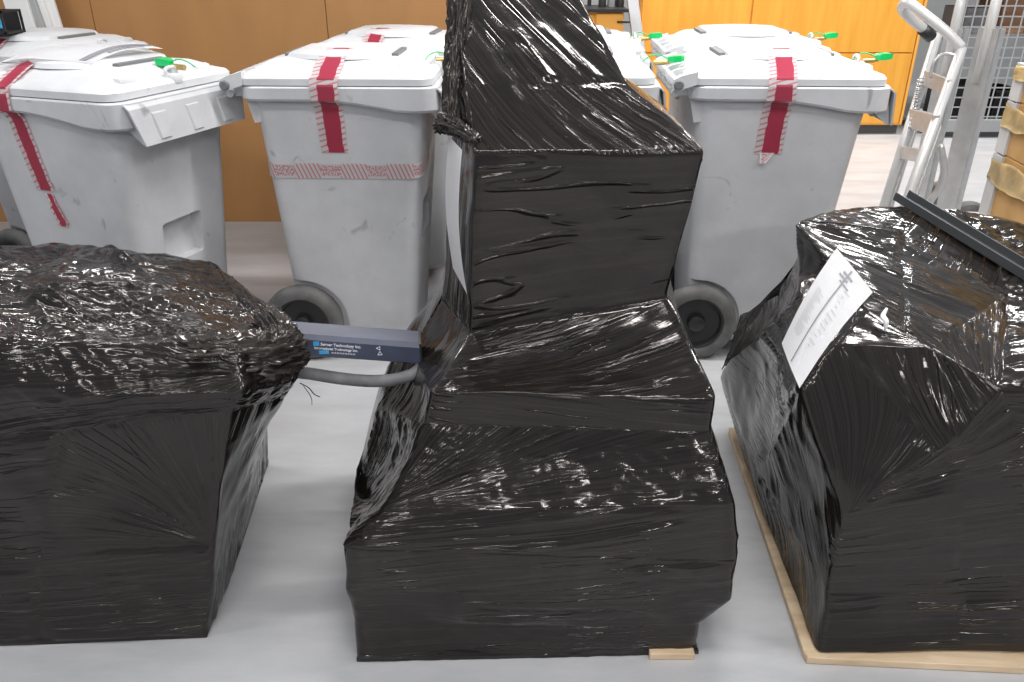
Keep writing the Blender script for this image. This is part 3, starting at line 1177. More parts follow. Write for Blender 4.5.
p_ = onz(672, 656, 0.0095)
w.location = (p_.x, p_.y + 0.147, 0.0095)
tag(sheet('packing_slip', 'white sheet of paper tucked against the left flank of the tall wrapped stack',
          [at(467, 294, 1.575), at(453, 268, 1.70), at(449, 136, 1.66), at(462, 150, 1.545)], lambda s, t: -0.012 * math.sin(math.pi * t)),
    'white sheet of paper tucked against the flank of the tall wrapped stack', 'paper')

# ------------------------------------------------------------------ left wrapped load
Lq = thing('wrapped_load', 'low black stretch-wrapped load with a gathered twist of film, beside the power strip', 'pallet load', (0, 0, 0), 0, 'black stretch-wrapped pallet loads')
VL = {}
VL.update({
    # floor line
    '0A': onz(-130, 650, 0), '0B': onz(207, 638, 0), '0C': Vector((-0.715, 1.65, 0)), '0D': Vector((-0.75, 2.05, 0)), '0E': Vector((-1.75, 2.1, 0)),
    '1A': at(-130, 560, 1.345), '1B': at(214, 545, 1.37), '1C': Vector((-0.66, 1.66, .22)), '1D': Vector((-0.72, 2.05, .25)), '1E': Vector((-1.75, 2.1, .25)),
    '2A': at(-130, 445, 1.36), '2B': at(232, 408, 1.40), '2C': at(284, 392, 1.62), '2D': Vector((-0.66, 2.05, .5)), '2E': Vector((-1.75, 2.1, .5)),
    '3A': at(-130, 395, 1.33), '3B': at(240, 392, 1.37), '3C': at(296, 380, 1.58), '3D': Vector((-0.63, 2.0, .55)), '3E': Vector((-1.75, 2.1, .6)),
    '4A': at(-130, 345, 1.36), '4B': at(236, 348, 1.44), '4C': at(296, 346, 1.60), '4D': at(262, 300, 1.98), '4E': at(-130, 275, 2.1),
    '5A': at(-130, 285, 1.70), '5B': at(150, 292, 1.72), '5C': at(240, 305, 1.82), '5D': at(214, 262, 2.08), '5E': at(-130, 255, 2.12),
})
VL['0AB'] = onz(40, 645, 0)
VL['1AB'] = at(40, 555, 1.355)
VL['2AB'] = at(60, 430, 1.365)
VL['3AB'] = at(70, 398, 1.345)
VL['4AB'] = at(60, 346, 1.39)
VL['5AB'] = at(10, 292, 1.68)
VL['0DE'] = Vector((-1.2, 2.1, 0)); VL['1DE'] = Vector((-1.2, 2.1, .25)); VL['2DE'] = Vector((-1.2, 2.12, .5)); VL['3DE'] = Vector((-1.2, 2.12, .6))
VL['4DE'] = at(76, 258, 2.12)
VL['5DE'] = at(72, 243, 2.12)
OPL = {
    ('0', 'A'): dict(ang=2, amp=.016, freq=38), ('0', 'AB'): dict(ang=3, amp=.018, freq=38),
    ('1', 'A'): dict(ang=6, amp=.020, freq=32, sag=.015, crease=.009), ('1', 'AB'): dict(fan=(1.02, .0), fr=.5, amp=.022, freq=26, sag=.02, crease=.009),
    ('2', 'A'): dict(ang=10, amp=.010, freq=45, crumple=.006), ('2', 'AB'): dict(ang=4, amp=.008, freq=55, crumple=.004),
    ('3', 'A'): dict(ang=4, amp=.020, freq=32, crumple=.008), ('3', 'AB'): dict(fan=(1.1, .4), fr=.5, amp=.018, freq=30, crumple=.006, crease=.012),
    ('4', 'A'): dict(ang=6, amp=.026, freq=26, crumple=.011, sag=-.02, crease=.012), ('4', 'AB'): dict(fan=(1.15, .1), fr=.6, amp=.028, freq=24, crumple=.010, sag=.015, crease=.018),
    ('0', 'B'): dict(ang=80, amp=.006, freq=40), ('1', 'B'): dict(ang=75, amp=.008, freq=40), ('2', 'B'): dict(ang=20, amp=.012, crumple=.006),
    ('3', 'B'): dict(ang=10, amp=.014, crumple=.010), ('4', 'B'): dict(fan=(.9, -.1), fr=.5, amp=.014, freq=30, crumple=.012),
    ('0', 'C'): dict(ang=85, amp=.006), ('1', 'C'): dict(ang=85, amp=.008), ('2', 'C'): dict(amp=.01), ('3', 'C'): dict(amp=.01, crumple=.01), ('4', 'C'): dict(fan=(0, 0), amp=.012, crumple=.012),
}
seq = ['A', 'AB', 'B', 'C', 'D', 'DE', 'E']
fl = []
for lv in range(5):
    for i in range(len(seq)):
        j = (i + 1) % len(seq)
        o = dict(OPL.get((str(lv), seq[i]), {}))
        if seq[i] in ('D', 'DE') and lv < 4:
            o['hidden'] = True
        if seq[i] == 'E':
            o = dict(ang=4, amp=.012, freq=36)
        if seq[i] in ('D', 'DE') and lv == 4:
            o = dict(amp=.008, crumple=.010)
        fl.append((f'{lv}{seq[i]}', f'{lv}{seq[j]}', f'{lv+1}{seq[j]}', f'{lv+1}{seq[i]}', o))
fl.append(('5A', '5AB', '5DE', '5E', dict(fan=(2.6, -.3), fr=1.1, amp=.026, freq=22, crumple=.014, sag=-.02, crease=.018)))
fl.append(('5AB', '5B', '5D', '5DE', dict(fan=(1.5, -.3), fr=.8, amp=.026, freq=22, crumple=.012, sag=-.025, crease=.018)))
VL['5M'] = VL['5C'].lerp(VL['5D'], 0.5)
fl.append(('5B', '5C', '5M', '5D', dict(ang=-20, amp=.012, freq=30, crumple=.012)))
fl.append(('0AB', '0A', '0E', '0DE', dict(hidden=True)))
fl.append(('0B', '0AB', '0DE', '0D', dict(hidden=True)))
film('stretch_wrap', VL, fl, Lq, seed=23, wob=0.007)
gather('film_bunch', [at(150, 362, 1.46), at(210, 362, 1.45), at(262, 358, 1.50), at(284, 352, 1.56), at(294, 350, 1.60)], lambda t: 0.055 - 0.012 * t + 0.02 * math.sin(3 * t), 0.03, Lq, 9, rough=0.42, n=96)
gather('film_bunch', [at(262, 312, 1.68), at(278, 328, 1.61), at(286, 350, 1.59), at(283, 374, 1.58), at(278, 388, 1.58)], lambda t: 0.024 + 0.020 * math.sin(math.pi * min(1, t * 1.1)), 0.03, Lq, 13, rough=0.42, n=96)
bm = bmesh.new()
tube(bm, spline([at(300, 383, 1.57), at(309, 388, 1.56), at(314, 394, 1.56), at(320, 397, 1.56)]), 0.0012, 6)
tube(bm, spline([at(303, 385, 1.57), at(311, 397, 1.57), at(312, 405, 1.57)]), 0.0008, 6)
obj('film_strand', bm, BLACK, Lq)

# power strip and its cord, caught in the film between two loads
ps0, ps1 = at(286, 329, 1.66), at(418, 339, 1.70)
dirx = (ps1 - ps0)
ang = math.atan2(dirx.y, dirx.x)
pt = thing('power_strip', 'dark blue metal power strip poking from the twist of film, with white lettering', 'power strip', (ps0 + ps1) / 2, ang)
slope = math.asin((ps1.z - ps0.z) / dirx.length)
hl = dirx.length / 2
bm = bmesh.new()
prof = [(-0.030, -0.050), (-0.036, -0.046), (-0.036, -0.006), (-0.026, 0.004), (0.036, 0.004), (0.036, -0.050)]
rings = [[Vector((x, a, c + x * math.tan(slope))) for a, c in prof] for x in (-hl - 0.05, hl)]
loft(bm, rings)
obj('housing', bm, NAVY, pt)
bm = bmesh.new()
box(bm, (hl + 0.003, 0, -0.023 + hl * math.tan(slope)), (0.006, 0.074, 0.056), bevel=0.002)
obj('end_cap', bm, BLACK, pt)


def lettering(txt, x, z, size, mat):
    c = bpy.data.curves.new('lettering', 'FONT')
    c.body = txt
    c.size = size
    c.extrude = 0.0002
    c.offset = 0.00022
    o = bpy.data.objects.new('lettering', c)
    COL.objects.link(o)
    bpy.context.view_layer.update()
    me = bpy.data.meshes.new_from_object(o.evaluated_get(bpy.context.evaluated_depsgraph_get()))
    bpy.data.objects.remove(o)
    o = link_mesh('lettering', me, None, pt)
    me.materials.clear()
    me.materials.append(mat)
    o.location = (x, -0.0366, z + x * math.tan(slope))
    o.rotation_euler = (math.pi / 2, -slope, 0)
    return o


lettering('Server Technology Inc.', -0.072, -0.0175, 0.0098, WHITE_PRINT)
lettering('International Technology Inc.', -0.087, -0.0275, 0.0083, WHITE_PRINT)
bm = boxes(((-0.081, -0.0363, -0.0140 - 0.081 * math.tan(slope)), (0.013, 0.001, 0.011)), ((-0.066, -0.0363, -0.0345 - 0.066 * math.tan(slope)), (0.022, 0.001, 0.009)))
obj('logo', bm, CYAN, pt)
bm = boxes(*[((-0.047 + 0.006 * k, -0.0363, -0.0345 + (-0.047 + 0.006 * k) * math.tan(slope)), (0.0045, 0.001, 0.0035)) for k in range(9)])
obj('fine_print', bm, INK_LIGHT, pt)
bm = bmesh.new()
for (x, z, s_, rr) in ((0.058, -0.014, 0.011, 0.6), (0.060, -0.028, 0.012, 0.0)):
    for k in range(3):
        a0, a1 = 2 * math.pi * k / 3 + rr, 2 * math.pi * (k + 1) / 3 + rr
        q0 = Vector((x + math.sin(a0) * s_ * .5, -0.0365, x * math.tan(slope) + z + math.cos(a0) * s_ * .5))
        q1 = Vector((x + math.sin(a1) * s_ * .5, -0.0365, x * math.tan(slope) + z + math.cos(a1) * s_ * .5))
        tube(bm, [q0, q1], 0.0007, 5)
obj('warning_symbol', bm, WHITE_PRINT, pt)
bm = bmesh.new()
inv = (Matrix.Translation((ps0 + ps1) / 2) @ Matrix.Rotation(ang, 4, 'Z')).inverted()
tube(bm, [inv @ q for q in spline([at(270, 370, 1.66), at(305, 373, 1.64), at(345, 379, 1.63), at(380, 381, 1.63), at(408, 376, 1.645), at(424, 366, 1.67)])], 0.0145, 14)
obj('cord', bm, CORD, pt, smooth=True)

# ------------------------------------------------------------------ right wrapped load
Rt = thing('wrapped_load', 'black stretch-wrapped load with a white slip on it, on a pale wooden pallet', 'pallet load', (0, 0, 0), 0, 'black stretch-wrapped pallet loads')
zP = 0.022
VR = {
    'f0': onz(817, 654, zP), 'f1': onz(960, 652, zP), 'f2': onz(1150, 648, zP),
    'fx': onz(1050, 650, zP), 'k1x': at(1055, 588, 1.32), 'crx': at(1050, 492, 1.337),
    'k1': at(826, 592, 1.315), 'k1r': at(960, 590, 1.32), 'k1s': at(1150, 586, 1.32),
    'c': at(845, 516, 1.33), 'cr': at(965, 500, 1.335), 'cs': at(1160, 480, 1.34),
    's1': at(940, 452, 1.35), 's2': at(1000, 388, 1.36), 's3': at(1160, 372, 1.36), 's15': at(968, 424, 1.352),
    't1': at(868, 312, 1.54),        # edge under the slip
    'm1': at(835, 345, 1.45),        # foot of the dark side of the upper block
    'u1': at(796, 222, 1.92), 'u2': at(850, 206, 2.12), 'u3': at(960, 208, 2.22), 'u4': at(1160, 262, 2.05),
    'v1': at(1010, 290, 1.78), 'v2': at(1160, 310, 1.70),
    'w1': at(800, 296, 1.70), 'w2': at(800, 390, 1.40),
    'g0': Vector((0.695, 1.75, zP)), 'g1': Vector((0.722, 2.2, zP)),
    'h0': at(758, 470, 1.80), 'h1': at(718, 372, 2.18), 'h2': at(742, 314, 2.34),
    'bb0': Vector((1.7, 2.25, zP)), 'bb1': Vector((1.7, 2.25, 0.4)), 'ba0': Vector((0.95, 2.3, zP)), 'ba1': Vector((0.95, 2.32, 0.4)),
    'rr0': Vector((1.7, 1.4, zP)), 'p1': at(798, 258, 1.93), 'pm': at(779, 295, 2.06), 'hm': at(762, 340, 1.90),
}
fr = [
    ('f0', 'f1', 'k1r', 'k1', dict(ang=2, amp=.016, freq=38)),
    ('f1', 'fx', 'k1x', 'k1r', dict(ang=1, amp=.016, freq=38)),
    ('fx', 'f2', 'k1s', 'k1x', dict(ang=1, amp=.006, freq=45)),
    ('k1', 'k1r', 'cr', 'c', dict(ang=2, amp=.020, freq=34, crease=.008)),
    ('k1r', 'k1x', 'crx', 'cr', dict(ang=2, amp=.020, freq=34, crease=.008)),
    ('k1x', 'k1s', 'cs', 'crx', dict(ang=2, amp=.020, freq=34, crease=.008)),
    ('c', 'cr', 's15', 's1', dict(ang=4, amp=.006, freq=45, sag=.006)),
    ('cr', 'crx', 's2', 's15', dict(ang=4, amp=.006, freq=40)),
    ('crx', 'cs', 's3', 's2', dict(ang=-12, amp=.006, freq=40)),
    # pleated tent between the corner and the upper block
    ('c', 's1', 'm1', 'w2', dict(fan=(-.05, -.05), fr=.35, amp=.010, freq=55, sag=.006)),
    ('s1', 's15', 't1', 'm1', dict(ang=90, amp=.007, freq=50)),
    ('s15', 's2', 't1', 't1b', dict()),
    # left flank, stretched down and back
    ('g0', 'f0', 'k1', 'h0', dict(ang=115, amp=.020, freq=40, sag=.01)),
    ('h0', 'k1', 'c', 'w2', dict(ang=140, amp=.024, freq=40, sag=.015)),
    ('g1', 'g0', 'h0', 'h1', dict(ang=120, amp=.010, freq=40)),
    ('h1', 'h0', 'w2', 'w1', dict(ang=25, amp=.032, freq=45, sag=.012)),
    ('w1', 'w2', 'm1', 't1', dict(ang=10, amp=.008, freq=45)),
    ('h2', 'h1', 'hm', 'pm', dict(ang=15, amp=.014, freq=50, sag=.01)),
    ('pm', 'hm', 'w1', 'p1', dict(ang=25, amp=.014, freq=50, sag=.01)),
    ('p1', 'w1', 't1', 'u1', dict(ang=30, amp=.010, freq=45, sag=.01)),
    # top
    ('t1', 's2', 'v1', 'u1', dict(ang=-4, amp=.008, freq=40, sag=-.01)),
    ('s2', 's3', 'v2', 'v1', dict(ang=20, amp=.008, freq=36, crumple=.006)),
    ('u1', 'v1', 'u3', 'u2', dict(fan=(-.1, .6), fr=.5, amp=.012, freq=36, crumple=.010)),
    ('v1', 'v2', 'u4', 'u3', dict(ang=50, amp=.010, freq=36, crumple=.014)),
    # back, unseen
    ('ba0', 'g1', 'h1', 'ba1', dict(hidden=True)), ('ba1', 'h1', 'h2', 'p1', dict(hidden=True)),
    ('ba1', 'p1', 'u1', 'u2', dict(hidden=True)), ('bb0', 'ba0', 'ba1', 'bb1', dict(hidden=True)), ('bb1', 'ba1', 'u2', 'u3', dict(hidden=True)),
    ('bb1', 'u3', 'u4', 'rr1', dict(hidden=True)),
    ('f2', 'bb0', 'bb1', 'k1s', dict(ang=3, amp=.012, freq=36)), ('k1s', 'bb1', 'rr1', 'cs', dict(ang=3, amp=.012, freq=36)),
    ('cs', 'rr1', 'u4', 's3', dict(ang=10, amp=.012, freq=36)), ('s3', 'u4', 'v2', 'v2', dict(hidden=True)),
]
VR['rr1'] = Vector((1.72, 1.75, 0.6))
fr = [f for f in fr if 't1b' not in f[:4]]
VR['t1x'] = VR['t1'].lerp(VR['s2'], 0.5) + Vector((0, 0, 0.004))
fr = [f for f in fr if not (f[0] == 's1' or f[0] == 't1')]
fr += [('s1', 's15', 't1x', 'm1', dict(ang=75, amp=.006, freq=50)),
       ('m1', 't1x', 'u1', 't1', dict(hidden=True))]
fr = fr[:-1]
VR['mm'] = VR['t1'].lerp(VR['m1'], 0.5)
fr += [('m1', 't1x', 'tq', 't1', dict(amp=.004)),
       ('s15', 's2', 'sq', 't1x', dict(ang=90, amp=.006, freq=50)),
       ('t1', 'tq', 'v1a', 'u1', dict(ang=-5, amp=.008, freq=40)),
       ('tq', 't1x', 'v1', 'v1a', dict(ang=-5, amp=.008, freq=40)),
       ('t1x', 'sq', 's2b', 'v1', dict(ang=-5, amp=.010, freq=40))]
VR['tq'] = VR['t1'].lerp(VR['t1x'], 0.6)
VR['sq'] = VR['t1x'].lerp(VR['s2'], 0.6)
VR['v1a'] = VR['u1'].lerp(VR['v1'], 0.5)
fr = [f for f in fr if f[2] != 's2b']
fr += [('t1x', 'sq', 's2', 'v1', dict(ang=-5, amp=.009, freq=40))]
fr = [f for f in fr if not (f[0] == 'u1' and f[1] == 'v1')]
fr += [('u1', 'v1a', 'u2b', 'u2', dict(ang=20, amp=.010, freq=36, crumple=.005)),
       ('v1a', 'v1', 'u3', 'u2b', dict(ang=70, amp=.010, freq=45, crumple=.003))]
VR['u2b'] = VR['u2'].lerp(VR['u3'], 0.5)
film('stretch_wrap', VR, fr, Rt, seed=37, wob=0.006)

pal = bpy.data.objects.new('pallet', None)
COL.objects.link(pal)
pal.parent = Rt
pl = onz(806, 664, 0)
pal.location = (pl.x, pl.y, 0)
pal.rotation_euler = (0, 0, R(-3.5))
for k in range(6):
    bm = boxes(((0.55, 0.05 + 0.17 * k, 0.0105), (1.10, 0.10, 0.019)), bevel=0.002)
    obj('deck_board', bm, PALLET, pal)
bm = boxes(((0.02, 0.475, 0.0105), (0.045, 0.93, 0.017)), bevel=0.002)
obj('edge_board', bm, PALLET, pal)

# slip stuck on the right load
sl = [at(783, 345, 1.52), at(801, 390, 1.385), at(874, 294, 1.54), at(838, 250, 1.67)]
lines = [('print', INK, [(0.52, 0.03, 0.55, 0.97), (0.38, 0.86, 0.60, 0.878), (0.42, 0.90, 0.66, 0.918), (0.46, 0.82, 0.70, 0.835)]),
         ('print', INK_LIGHT, [(0.16 + 0.02 * (k % 2), 0.20 + 0.018 * k, 0.16 + rnd.uniform(.12, .28), 0.206 + 0.018 * k) for k in range(24)]),
         ('print', INK_LIGHT, [(0.64 + rnd.uniform(0, .05), 0.25 + 0.05 * k, 0.66 + rnd.uniform(.06, .16), 0.26 + 0.05 * k) for k in range(12)])]
sheet('packing_slip', 'white printed slip stuck aslant on the corner of the black load', sl, lambda s, t: 0.006 * math.sin(math.pi * s) + 0.010 * math.sin(math.pi * t) + 0.006, lines=lines)
bm = bmesh.new()
gt = [at(885, 331, 1.49), at(886, 322, 1.49), at(883, 316, 1.50), at(887, 308, 1.505)]
tube(bm, spline(gt), [0.002 + 0.004 * math.sin(k / 24 * 3) for k in range(25)], 6)
obj('tape_scrap', bm, PAPER, Rt, smooth=True)

# steel rail lying on the right load
ra, rb = at(899, 203, 2.20), at(1040, 292, 1.80)
ra.z += 0.015
rb.z += 0.02
d = (rb - ra)
q = d.to_track_quat('X', 'Z')
bm = boxes(((0, 0, 0), (d.length, 0.055, 0.004)), ((0, 0.026, 0.010), (d.length, 0.004, 0.022)), ((0, -0.026, 0.010), (d.length, 0.004, 0.022)))
rl = obj('steel_rail', bm, GREY_RAIL)
rl.location = (ra + rb) / 2
rl.rotation_mode = 'QUATERNION'
rl.rotation_quaternion = q
tag(rl, 'dark grey steel channel rail lying across the top of the load', 'rail')

# ------------------------------------------------------------------ hand truck
ht = thing('hand_truck', 'silver aluminium hand truck with a looped handle, standing behind a wrapped load', 'hand truck')


def down(p, q):
    t = (0.12 - p.z) / (q.z - p.z)
    return p.lerp(q, t)


pR = at(982, 60, 4.05); pRb = Vector((pR.x, pR.y, 0.02))
pL = at(948, 60, 4.45); pLb = Vector((pL.x, pL.y, 0.02))
ydir = (pL - pR); ydir.z = 0; ydir.normalize()
rotz = Matrix.Rotation(math.atan2(ydir.y, ydir.x) - R(62), 3, 'Z')
for p in (pR, pL):
    top = at(981, 28, 4.05).z if p is pR else at(948, 28, 4.45).z
    bm = boxes((Vector((p.x, p.y, top / 2)), (0.012, 0.11, top), rotz), (Vector((p.x, p.y, top / 2)) + rotz @ Vector((0.02, 0.051, 0)), (0.04, 0.008, top), rotz),
               (Vector((p.x, p.y, top / 2)) + rotz @ Vector((0.02, -0.051, 0)), (0.04, 0.008, top), rotz))
    ch = obj('side_channel', bm, ALU, ht)
    bm = bmesh.new()
    tube(bm, [Vector((p.x, p.y, top - 0.25)), Vector((p.x, p.y, top + 0.35))], 0.024, 14)
    obj('extension_tube', bm, ALU_WHITE, ht, smooth=True)
    bm = bmesh.new()
    for dz in (0.03, 0.10):
        box(bm, Vector((p.x, p.y, top - dz)) + rotz @ Vector((0, 0, 0)) + Vector((-0.008, -0.008, 0)), (0.018, 0.018, 0.014))
    obj('bolt', bm, STEEL, ch)
# sloping front frame
fR0, fR1 = at(962, 48, 3.92), at(905, 205, 3.62)
fL0, fL1 = at(938, 34, 4.25), at(884, 205, 3.95)
for a, b_ in ((fR0, fR1), (fL0, fL1)):
    bm = bmesh.new()
    tube(bm, [a, down(a, b_)], 0.022, 14)
    obj('frame_tube', bm, ALU_WHITE, ht, smooth=True)
    # flat stair slide behind the tube
    dd = (down(a, b_) - a)
    mid = a.lerp(down(a, b_), 0.68) + Vector((0.06, 0.05, 0))
    qq = dd.to_track_quat('X', 'Y').to_matrix()
    bm = boxes((mid, (dd.length * 0.6, 0.05, 0.02), qq), bevel=0.003)
    obj('stair_slide', bm, ALU, ht)
bm = bmesh.new()
tube(bm, spline([fR0, at(944, 30, 3.95), at(924, 14, 4.0), at(908, 3, 4.05), at(902, 8, 4.12), at(910, 18, 4.16), at(921, 27, 4.18), at(926, 31, 4.19)]), 0.023, 14)
hd = obj('loop_handle', bm, ALU_WHITE, ht, smooth=True)
bm = bmesh.new()
tube(bm, [at(923, 29, 4.18), at(931, 37, 4.20)], 0.029, 14)
obj('grip_end', bm, BLACK, hd, smooth=True)
# cross plates, gear and springs between
for (ya, w_, h_, dy) in ((80, 0.02, 0.07, 0), (118, 0.03, 0.09, 0.0), (150, 0.02, 0.06, 0.02)):
    tt = (ya - 40) / 160
    a, b_ = fR0.lerp(fR1, tt), fL0.lerp(fL1, tt)
    dd = b_ - a
    bm = boxes(((a + b_) / 2, (dd.length * 1.06, w_, h_), dd.to_track_quat('X', 'Z').to_matrix()), bevel=0.003)
    obj('cross_plate', bm, ALU, ht)
bm = bmesh.new()
a, b_ = at(921, 78, 4.12), at(912, 128, 4.05)
n = 90
tube(bm, [a.lerp(b_, k / n) + Vector((math.cos(k * 0.9) * 0.014, math.sin(k * 0.9) * 0.014, 0)) for k in range(n + 1)], 0.004, 6)
obj('spring', bm, STEEL, ht, smooth=True)
bm = bmesh.new()
tube(bm, spline([at(930, 78, 4.0), at(934, 62, 4.0), at(944, 54, 4.0), at(956, 56, 3.98)]), 0.008, 8)
obj('brace_rod', bm, ALU, ht, smooth=True)
bm = bmesh.new()
tube(bm, spline([at(940, 145, 3.95), at(944, 170, 3.95), at(938, 190, 3.95), at(928, 206, 3.95), at(920, 240, 3.95)]), 0.018, 10)
obj('brace_rod', bm, ALU, ht, smooth=True)
bm = bmesh.new()
ca = (pRb + pLb) / 2
box(bm, (ca.x - 0.15, ca.y - 0.05, 0.012), (0.42, 0.50, 0.012))
obj('toe_plate', bm, ALU, ht)
for p in (pRb, pLb):
    bm = bmesh.new()
    lathe(bm, [(0.03, -0.025), (0.115, -0.025), (0.125, -0.012), (0.125, 0.012), (0.115, 0.025), (0.03, 0.025)], (p.x + 0.12, p.y, 0.126), 32)
    obj('wheel', bm, RUBBER, ht, angle=40)

# ------------------------------------------------------------------ orange cabinets
YC = 6.95
cx0, cx1 = at(640, 30, YC).x - 0.0, at(922, 30, YC).x
cab = thing('storage_cabinet', 'tall orange wood-veneer cabinets with flush doors along the rear wall', 'cabinet', ((cx0 + cx1) / 2, YC, 0))
mx = (cx0 + cx1) / 2
Hc = 2.1
bm = boxes(((0, 0.27, Hc / 2 + 0.04), (cx1 - cx0, 0.5, Hc - 0.08)))
obj('carcass', bm, ORANGE_EDGE, cab)
seam1 = at(752, 10, YC).x - mx
seam2 = at(910, 70, YC).x - mx
zs = at(850, 53, YC).z
for (a, b_) in ((cx0 - mx, seam1), (seam1, seam2)):
    for (za, zb) in ((0.09, zs), (zs, Hc)):
        bm = boxes((((a + b_) / 2, 0.01, (za + zb) / 2), (b_ - a - 0.014, 0.022, zb - za - 0.010)), bevel=0.002)
        obj('door', bm, ORANGE, cab)
bm = boxes((((seam2 + cx1 - mx) / 2, 0.01, (Hc + .09) / 2), (cx1 - mx - seam2 - 0.01, 0.022, Hc - 0.09)), bevel=0.002)
obj('side_panel', bm, ORANGE_EDGE, cab)
bm = boxes(((0, 0.30, 0.045), (cx1 - cx0, 0.44, 0.09)))
obj('plinth', bm, PLINTH, cab)

# grey board leaning on the cabinets
ga, gb = at(636, 26, 6.6), at(631, -12, 6.85)
bm = bmesh.new()
dd = (gb - ga).normalized()
foot = ga - dd * ((ga.z - 0.005) / dd.z)
head = foot + dd * 1.9
mid = (foot + head) / 2
zz = dd
xx = Vector((1, 0, 0)); xx = (xx - zz * xx.dot(zz)).normalized(); yy = zz.cross(xx)
MM = Matrix((xx, yy, zz)).transposed()
box(bm, mid, (0.085, 0.03, 1.9), MM, bevel=0.003)
tag(obj('grey_board', bm, GREYBOARD), 'narrow grey board leaning against the orange cabinets', 'board')

# low drawer unit seen between the wall and the cabinets
YD = 6.6
dx0, dx1 = at(566, 10, YD).x, at(624, 10, YD).x
du = thing('drawer_unit', 'orange wood drawer unit with a black shelf, left of the orange cabinets', 'drawer unit', ((dx0 + dx1) / 2, YD, 0))
wd = dx1 - dx0
zt = at(610, 12, YD).z
bm = boxes(((0, 0.25, zt / 2), (wd, 0.5, zt)))
obj('carcass', bm, ORANGE_EDGE, du)
for k in range(3):
    zc = zt - 0.13 - 0.27 * k
    bm = boxes(((wd / 4, -0.01, zc), (wd / 2 - 0.02, 0.02, 0.24)), bevel=0.002)
    dr = obj('drawer', bm, ORANGE_EDGE, du)
    bm = bmesh.new()
    tube(bm, [(wd / 4 + 0.06, -0.03, zc + 0.06), (wd / 4 + 0.16, -0.03, zc + 0.06)], 0.008, 8)
    obj('handle', bm, BLACK, dr)
bm = boxes(((-wd / 4, -0.01, zt / 2), (wd / 2 - 0.02, 0.02, zt - 0.04)), bevel=0.002)
obj('door', bm, ORANGE, du)
bm = boxes(((0.03, 0.22, zt + 0.012), (wd, 0.56, 0.022)), ((-0.01, 0.4, zt + 0.25), (0.03, 0.03, 0.5)), ((wd / 2 - 0.02, 0.4, zt + 0.25), (0.03, 0.03, 0.5)))
obj('black_shelf', bm, BLACK, du)
for k, (px, h_, col_) in enumerate(((602, .16, BLACK), (611, .20, GREYBOARD), (620, .18, BLACK))):
    p = at(px, 8, YD + 0.2)
    bm = bmesh.new()
    lth = [(0.03, 0), (0.03, h_ * .7), (0.012, h_ * .85), (0.012, h_)]
    rings = [[Vector((p.x + r * math.cos(i * math.pi / 8), p.y + r * math.sin(i * math.pi / 8), zt + 0.024 + z)) for i in range(16)] for r, z in lth]
    loft(bm, rings)
    tag(obj('spray_bottle', bm, col_, None, angle=40), ('dark bottle standing on the black shelf', 'grey bottle standing between two dark ones on the black shelf', 'dark bottle standing on the black shelf')[k], 'bottle', 'bottles on the black shelf')

# ------------------------------------------------------------------ wire cage
YG = 6.85
g0 = at(944, 60, YG).x
cg = thing('wire_cage', 'grey steel cage with square wire mesh behind the hand truck', 'cage', (g0, YG, 0))
bm = boxes(((0.9, 0, 0.10), (1.8, 0.06, 0.10)), ((0.9, 0, 1.62), (1.8, 0.06, 0.07)), ((0.02, 0, 0.8), (0.04, 0.06, 1.6)), ((1.78, 0, 0.8), (0.04, 0.06, 1.6)), bevel=0.004)
obj('frame', bm, CAGEGREY, cg)
bm = bmesh.new()
sp = 0.078
for k in range(1, 23):
    box(bm, (k * sp, -0.004, 0.85), (0.010, 0.006, 1.5))
for k in range(0, 19):
    box(bm, (0.9, 0.004, 0.17 + k * sp), (1.76, 0.006, 0.010))
obj('wire_mesh', bm, WIRE, cg)
bm = boxes(((0.9, 0.05, 0.025), (1.8, 0.05, 0.05)), bevel=0.003)
obj('base_rail', bm, PLINTH, cg)
bm = boxes(((0.9, 0.70, 0.06), (1.75, 1.1, 0.03)), ((0.9, 0.70, 0.78), (1.75, 1.0, 0.03)), ((0.9, 0.7, 1.18), (1.75, 1.0, .03)), bevel=0.003)
obj('shelf', bm, CAGEGREY, cg)
# goods inside the cage
for k, (px, zz0, w_, h_, m_, lb) in enumerate((
        (975, 0.077, 0.36, 0.30, BLACK, 'black crate on the lowest shelf of the wire cage, with a white label'),
        (1016, 0.077, 0.24, 0.26, BLACK, 'smaller black crate beside the labelled one on the lowest cage shelf'),
        (1000, 0.797, 0.22, 0.34, CARD_BROWN, 'brown cardboard box upright inside the wire cage'),
        (966, 0.797, 0.22, 0.2, GREYBOARD, 'grey box beside the brown one inside the wire cage'),
        (970, 1.197, 0.33, 0.24, BLACK, 'black crate on the upper shelf of the wire cage'),
        (1012, 1.197, 0.28, 0.26, BLACK, 'second black crate on the upper cage shelf, away from the orange cabinets'))):
    p = at(px, 60, YG + 0.35)
    t = thing('storage_crate' if m_ is BLACK else 'cardboard_box', lb, 'crate' if m_ is BLACK else 'box', (p.x, YG + 0.5, zz0), 0)
    bm = boxes(((0, 0, h_ / 2), (w_, 0.4, h_)), bevel=0.008)
    if m_ is BLACK:
        for j in range(4):
            box(bm, (-w_ / 2 + w_ * (j + .5) / 4, -0.204, h_ * 0.5), (0.02, 0.01, h_ * 0.86))
        box(bm, (0, 0, h_ - 0.01), (w_ + 0.03, 0.43, 0.02))
    obj('body', bm, m_, t)
    if k == 0:
        bm = boxes(((0.08, -0.213, 0.17), (0.10, 0.004, 0.05)))
        obj('label', bm, PAPER, t)
    elif m_ is not BLACK:
        bm = boxes(((0, -0.2015, h_ / 2), (0.05, 0.002, h_)))
        obj('tape', bm, m_, t)

